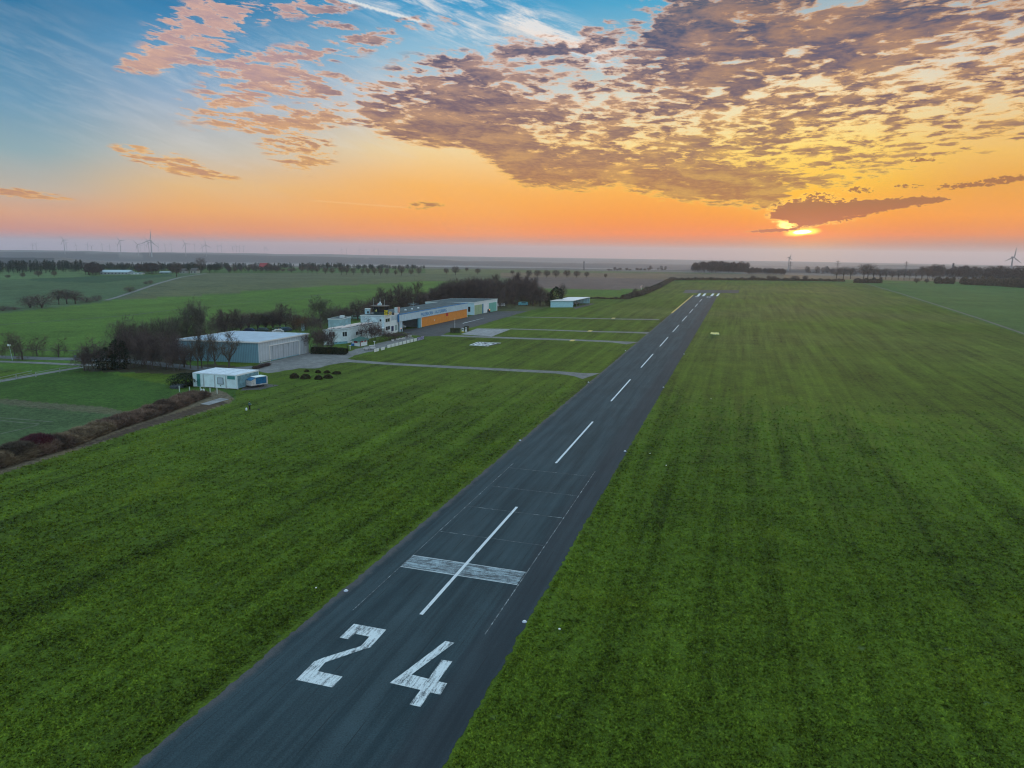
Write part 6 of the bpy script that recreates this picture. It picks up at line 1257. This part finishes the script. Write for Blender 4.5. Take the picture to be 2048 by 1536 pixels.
# ------------------------------------------------------------------ person and two bags
def skin(name, verts, edges, radii, mat, parent, root_i=0, sub=1):
    me = bpy.data.meshes.new(name); me.from_pydata(verts, edges, []); o = link_mesh(name, me, parent); s_ = o.modifiers.new('skin', 'SKIN')
    for i, r_2 in enumerate(radii): me.skin_vertices[0].data[i].radius = (r_2, r_2) if np.isscalar(r_2) else r_2
    me.skin_vertices[0].data[root_i].use_root = True; sb = o.modifiers.new('sub', 'SUBSURF'); sb.levels = sub; sb.render_levels = sub; me.materials.append(mat); return o
pp = G(499.5, 819.8); pe = empty('person', pp, 'person in teal jacket and dark trousers standing on the grass holding a controller', 'person', rz=2.6)
M_skin = pmat('skin', (.45, .28, .20)); M_jk = pmat('teal_jacket', (.03, .13, .16)); M_tr = pmat('dark_trousers', (.012, .012, .016))
vs = [(0, 0, .93), (0, 0, 1.15), (0, 0, 1.38), (0, .01, 1.48), (0, -.02, 1.56), (0, -.03, 1.68), (.19, 0, 1.40), (.27, -.02, 1.12), (.13, -.26, 1.06), (.07, -.33, 1.07), (-.19, 0, 1.40), (-.27, -.02, 1.12), (-.13, -.26, 1.06), (-.07, -.33, 1.07), (.10, 0, .88), (.11, -.02, .48), (.12, .02, .09), (.13, -.13, .04), (-.10, 0, .88), (-.11, -.02, .48), (-.12, .02, .09), (-.13, -.13, .04)]
ed = [(0, 1), (1, 2), (2, 3), (3, 4), (4, 5), (2, 6), (6, 7), (7, 8), (8, 9), (2, 10), (10, 11), (11, 12), (12, 13), (0, 14), (14, 15), (15, 16), (16, 17), (0, 18), (18, 19), (19, 20), (20, 21)]
skin('body', vs, ed, [.13, .12, .14, .055, .085, .09, .065, .045, .035, .028, .065, .045, .035, .028, .09, .06, .045, .04, .09, .06, .045, .04], M_skin, pe)
skin('jacket', vs[:4] + vs[6:9] + vs[10:13], [(0, 1), (1, 2), (2, 3), (2, 4), (4, 5), (5, 6), (2, 7), (7, 8), (8, 9)], [.16, .15, .165, .075, .085, .065, .05, .085, .065, .05], M_jk, pe)
skin('trousers', [vs[0], vs[14], vs[15], (.12, .02, .10), vs[18], vs[19], (-.12, .02, .10)], [(0, 1), (1, 2), (2, 3), (0, 4), (4, 5), (5, 6)], [.145, .105, .08, .07, .105, .08, .07], M_tr, pe)
def loc_part(b_, name, mt, par):
    me = bpy.data.meshes.new(name); me.from_pydata(b_.v, [], b_.f); me.materials.append(mt); return link_mesh(name, me, par)
b = MB(); b.lathe((0, -.01, 1.62), [(.095, 0), (.105, .07), (.09, .14), (.03, .175)], 10); loc_part(b, 'hair', pmat('dark_hair', (.02, .016, .012)), pe)
for s_ in (-1, 1): b = MB(); b.box((s_ * .125, -.06, 0), (.10, .27, .09)); loc_part(b, 'shoe', M_dark, pe)
for s_ in (-1, 1):
    for k in range(5):
        b = MB(); b.tube((s_ * (.075 - .006 * k), -.34, 1.09 - .018 * k), (s_ * (.035), -.36 - .01 * (k % 2), 1.085 - .018 * k), .009, .007, 5); loc_part(b, 'finger', M_skin, pe)
b = MB(); b.box((pp[0] + .17, pp[1] + .28, pp[2] + 1.04), (.16, .10, .05)); o = b.build('drone_controller', M_frame, None, loc=tuple(pp + np.array([.17, .28, 1.04]))); tag(o, 'small pale controller held in front of the person on the grass', 'controller')
o.location = pe.location + Vector((math.cos(2.6) * 0 - math.sin(2.6) * -.36, math.sin(2.6) * 0 + math.cos(2.6) * -.36, 1.05)); 
p = G(493, 821); r_ = empty('white_bag', p, 'upright white bag on the grass left of the standing person', 'bag'); b = MB(); b.lathe((p[0], p[1], 0), [(.16, 0), (.20, .12), (.18, .40), (.09, .58)], 10); b.build('body', M_frame, r_); b = MB(); b.tube((p[0] - .08, p[1], .58), (p[0] + .08, p[1], .60), .035, n=6); b.build('handle', M_dark, r_)
p = G(517.5, 820); r_ = empty('black_bag', p, 'small black bag lying on the grass right of the standing person', 'bag'); b = MB(); b.lathe((p[0], p[1], 0), [(.20, 0), (.24, .08), (.18, .18), (.06, .22)], 10); b.build('body', M_dark, r_); b = MB(); b.tube((p[0] - .12, p[1], .22), (p[0] + .12, p[1], .22), .025, n=6); b.build('handle', M_dark, r_)

# ------------------------------------------------------------------ grass tufts close to the camera
def tufts(n=190000):
    rng = np.random.default_rng(5); a = np.radians(rng.uniform(-44, 46, n * 2)); r = 33 * (190 / 33) ** rng.random(n * 2); x = r * np.sin(a); y = r * np.cos(a)
    tt = x * RC - y * RS + 25.1; keep = (np.abs(tt) > 9.6) & (fbm(x * .5, y * .5, 3, 8) + .45 * rng.random(len(x)) > .50) & (rng.random(len(x)) > sstep(r, 60, 188))
    for px_ in ([(-300, 1045), (55, 930), (225, 876), (395, 826), (458, 806), (470, 780), (-300, 780)],): keep &= ~inpoly(x, y, [G(*q_)[:2] for q_ in px_])
    x, y, r = x[keep][:n], y[keep][:n], r[keep][:n]; m = len(x); h = rng.uniform(.05, .13, m) * (1 + r / 160); th = rng.uniform(0, math.pi, m); wd = rng.uniform(.05, .12, m) * (1 + r / 130)
    dx_, dy_ = np.cos(th) * wd, np.sin(th) * wd; lx, ly = rng.normal(size=m) * .07, rng.normal(size=m) * .07; z0 = np.zeros(m)
    V = np.stack([np.stack([x - dx_, y - dy_, z0], 1), np.stack([x + dx_, y + dy_, z0], 1), np.stack([x + lx, y + ly, h], 1)], 1).reshape(-1, 3)
    m_ = ground_mat(True)
    o = link_mesh('grass', np_mesh('grass', V, np.arange(len(V)).reshape(-1, 3), m_)); tag(o, 'uneven grass tufts standing in the mown field beside the near runway', 'grass', kind='stuff')
tufts()
# ------------------------------------------------------------------ haze
b = MB(); b.prism([(-17500, -17000), (17500, -17000), (17500, 16800), (-17500, 16800)], -125, 128)
hm_ = bpy.data.materials.new('haze'); hm_.use_nodes = True; q = NT(hm_.node_tree); hm_.node_tree.nodes.clear()
pv = q.n('ShaderNodeVolumePrincipled'); pv.inputs['Color'].default_value = (.86, .89, 1.0, 1); pv.inputs['Density'].default_value = HAZE; pv.inputs['Anisotropy'].default_value = .45
oo = q.n('ShaderNodeOutputMaterial'); hm_.node_tree.links.new(pv.outputs[0], oo.inputs['Volume'])
o = b.build('haze', hm_); tag(o, kind='stuff')
scene.cycles.use_denoising = DENOISE; scene.cycles.filter_width = 1.2; scene.cycles.volume_bounces = 1; scene.cycles.max_bounces = 4; scene.cycles.diffuse_bounces = 2; scene.cycles.glossy_bounces = 2; scene.cycles.sample_clamp_indirect = 4
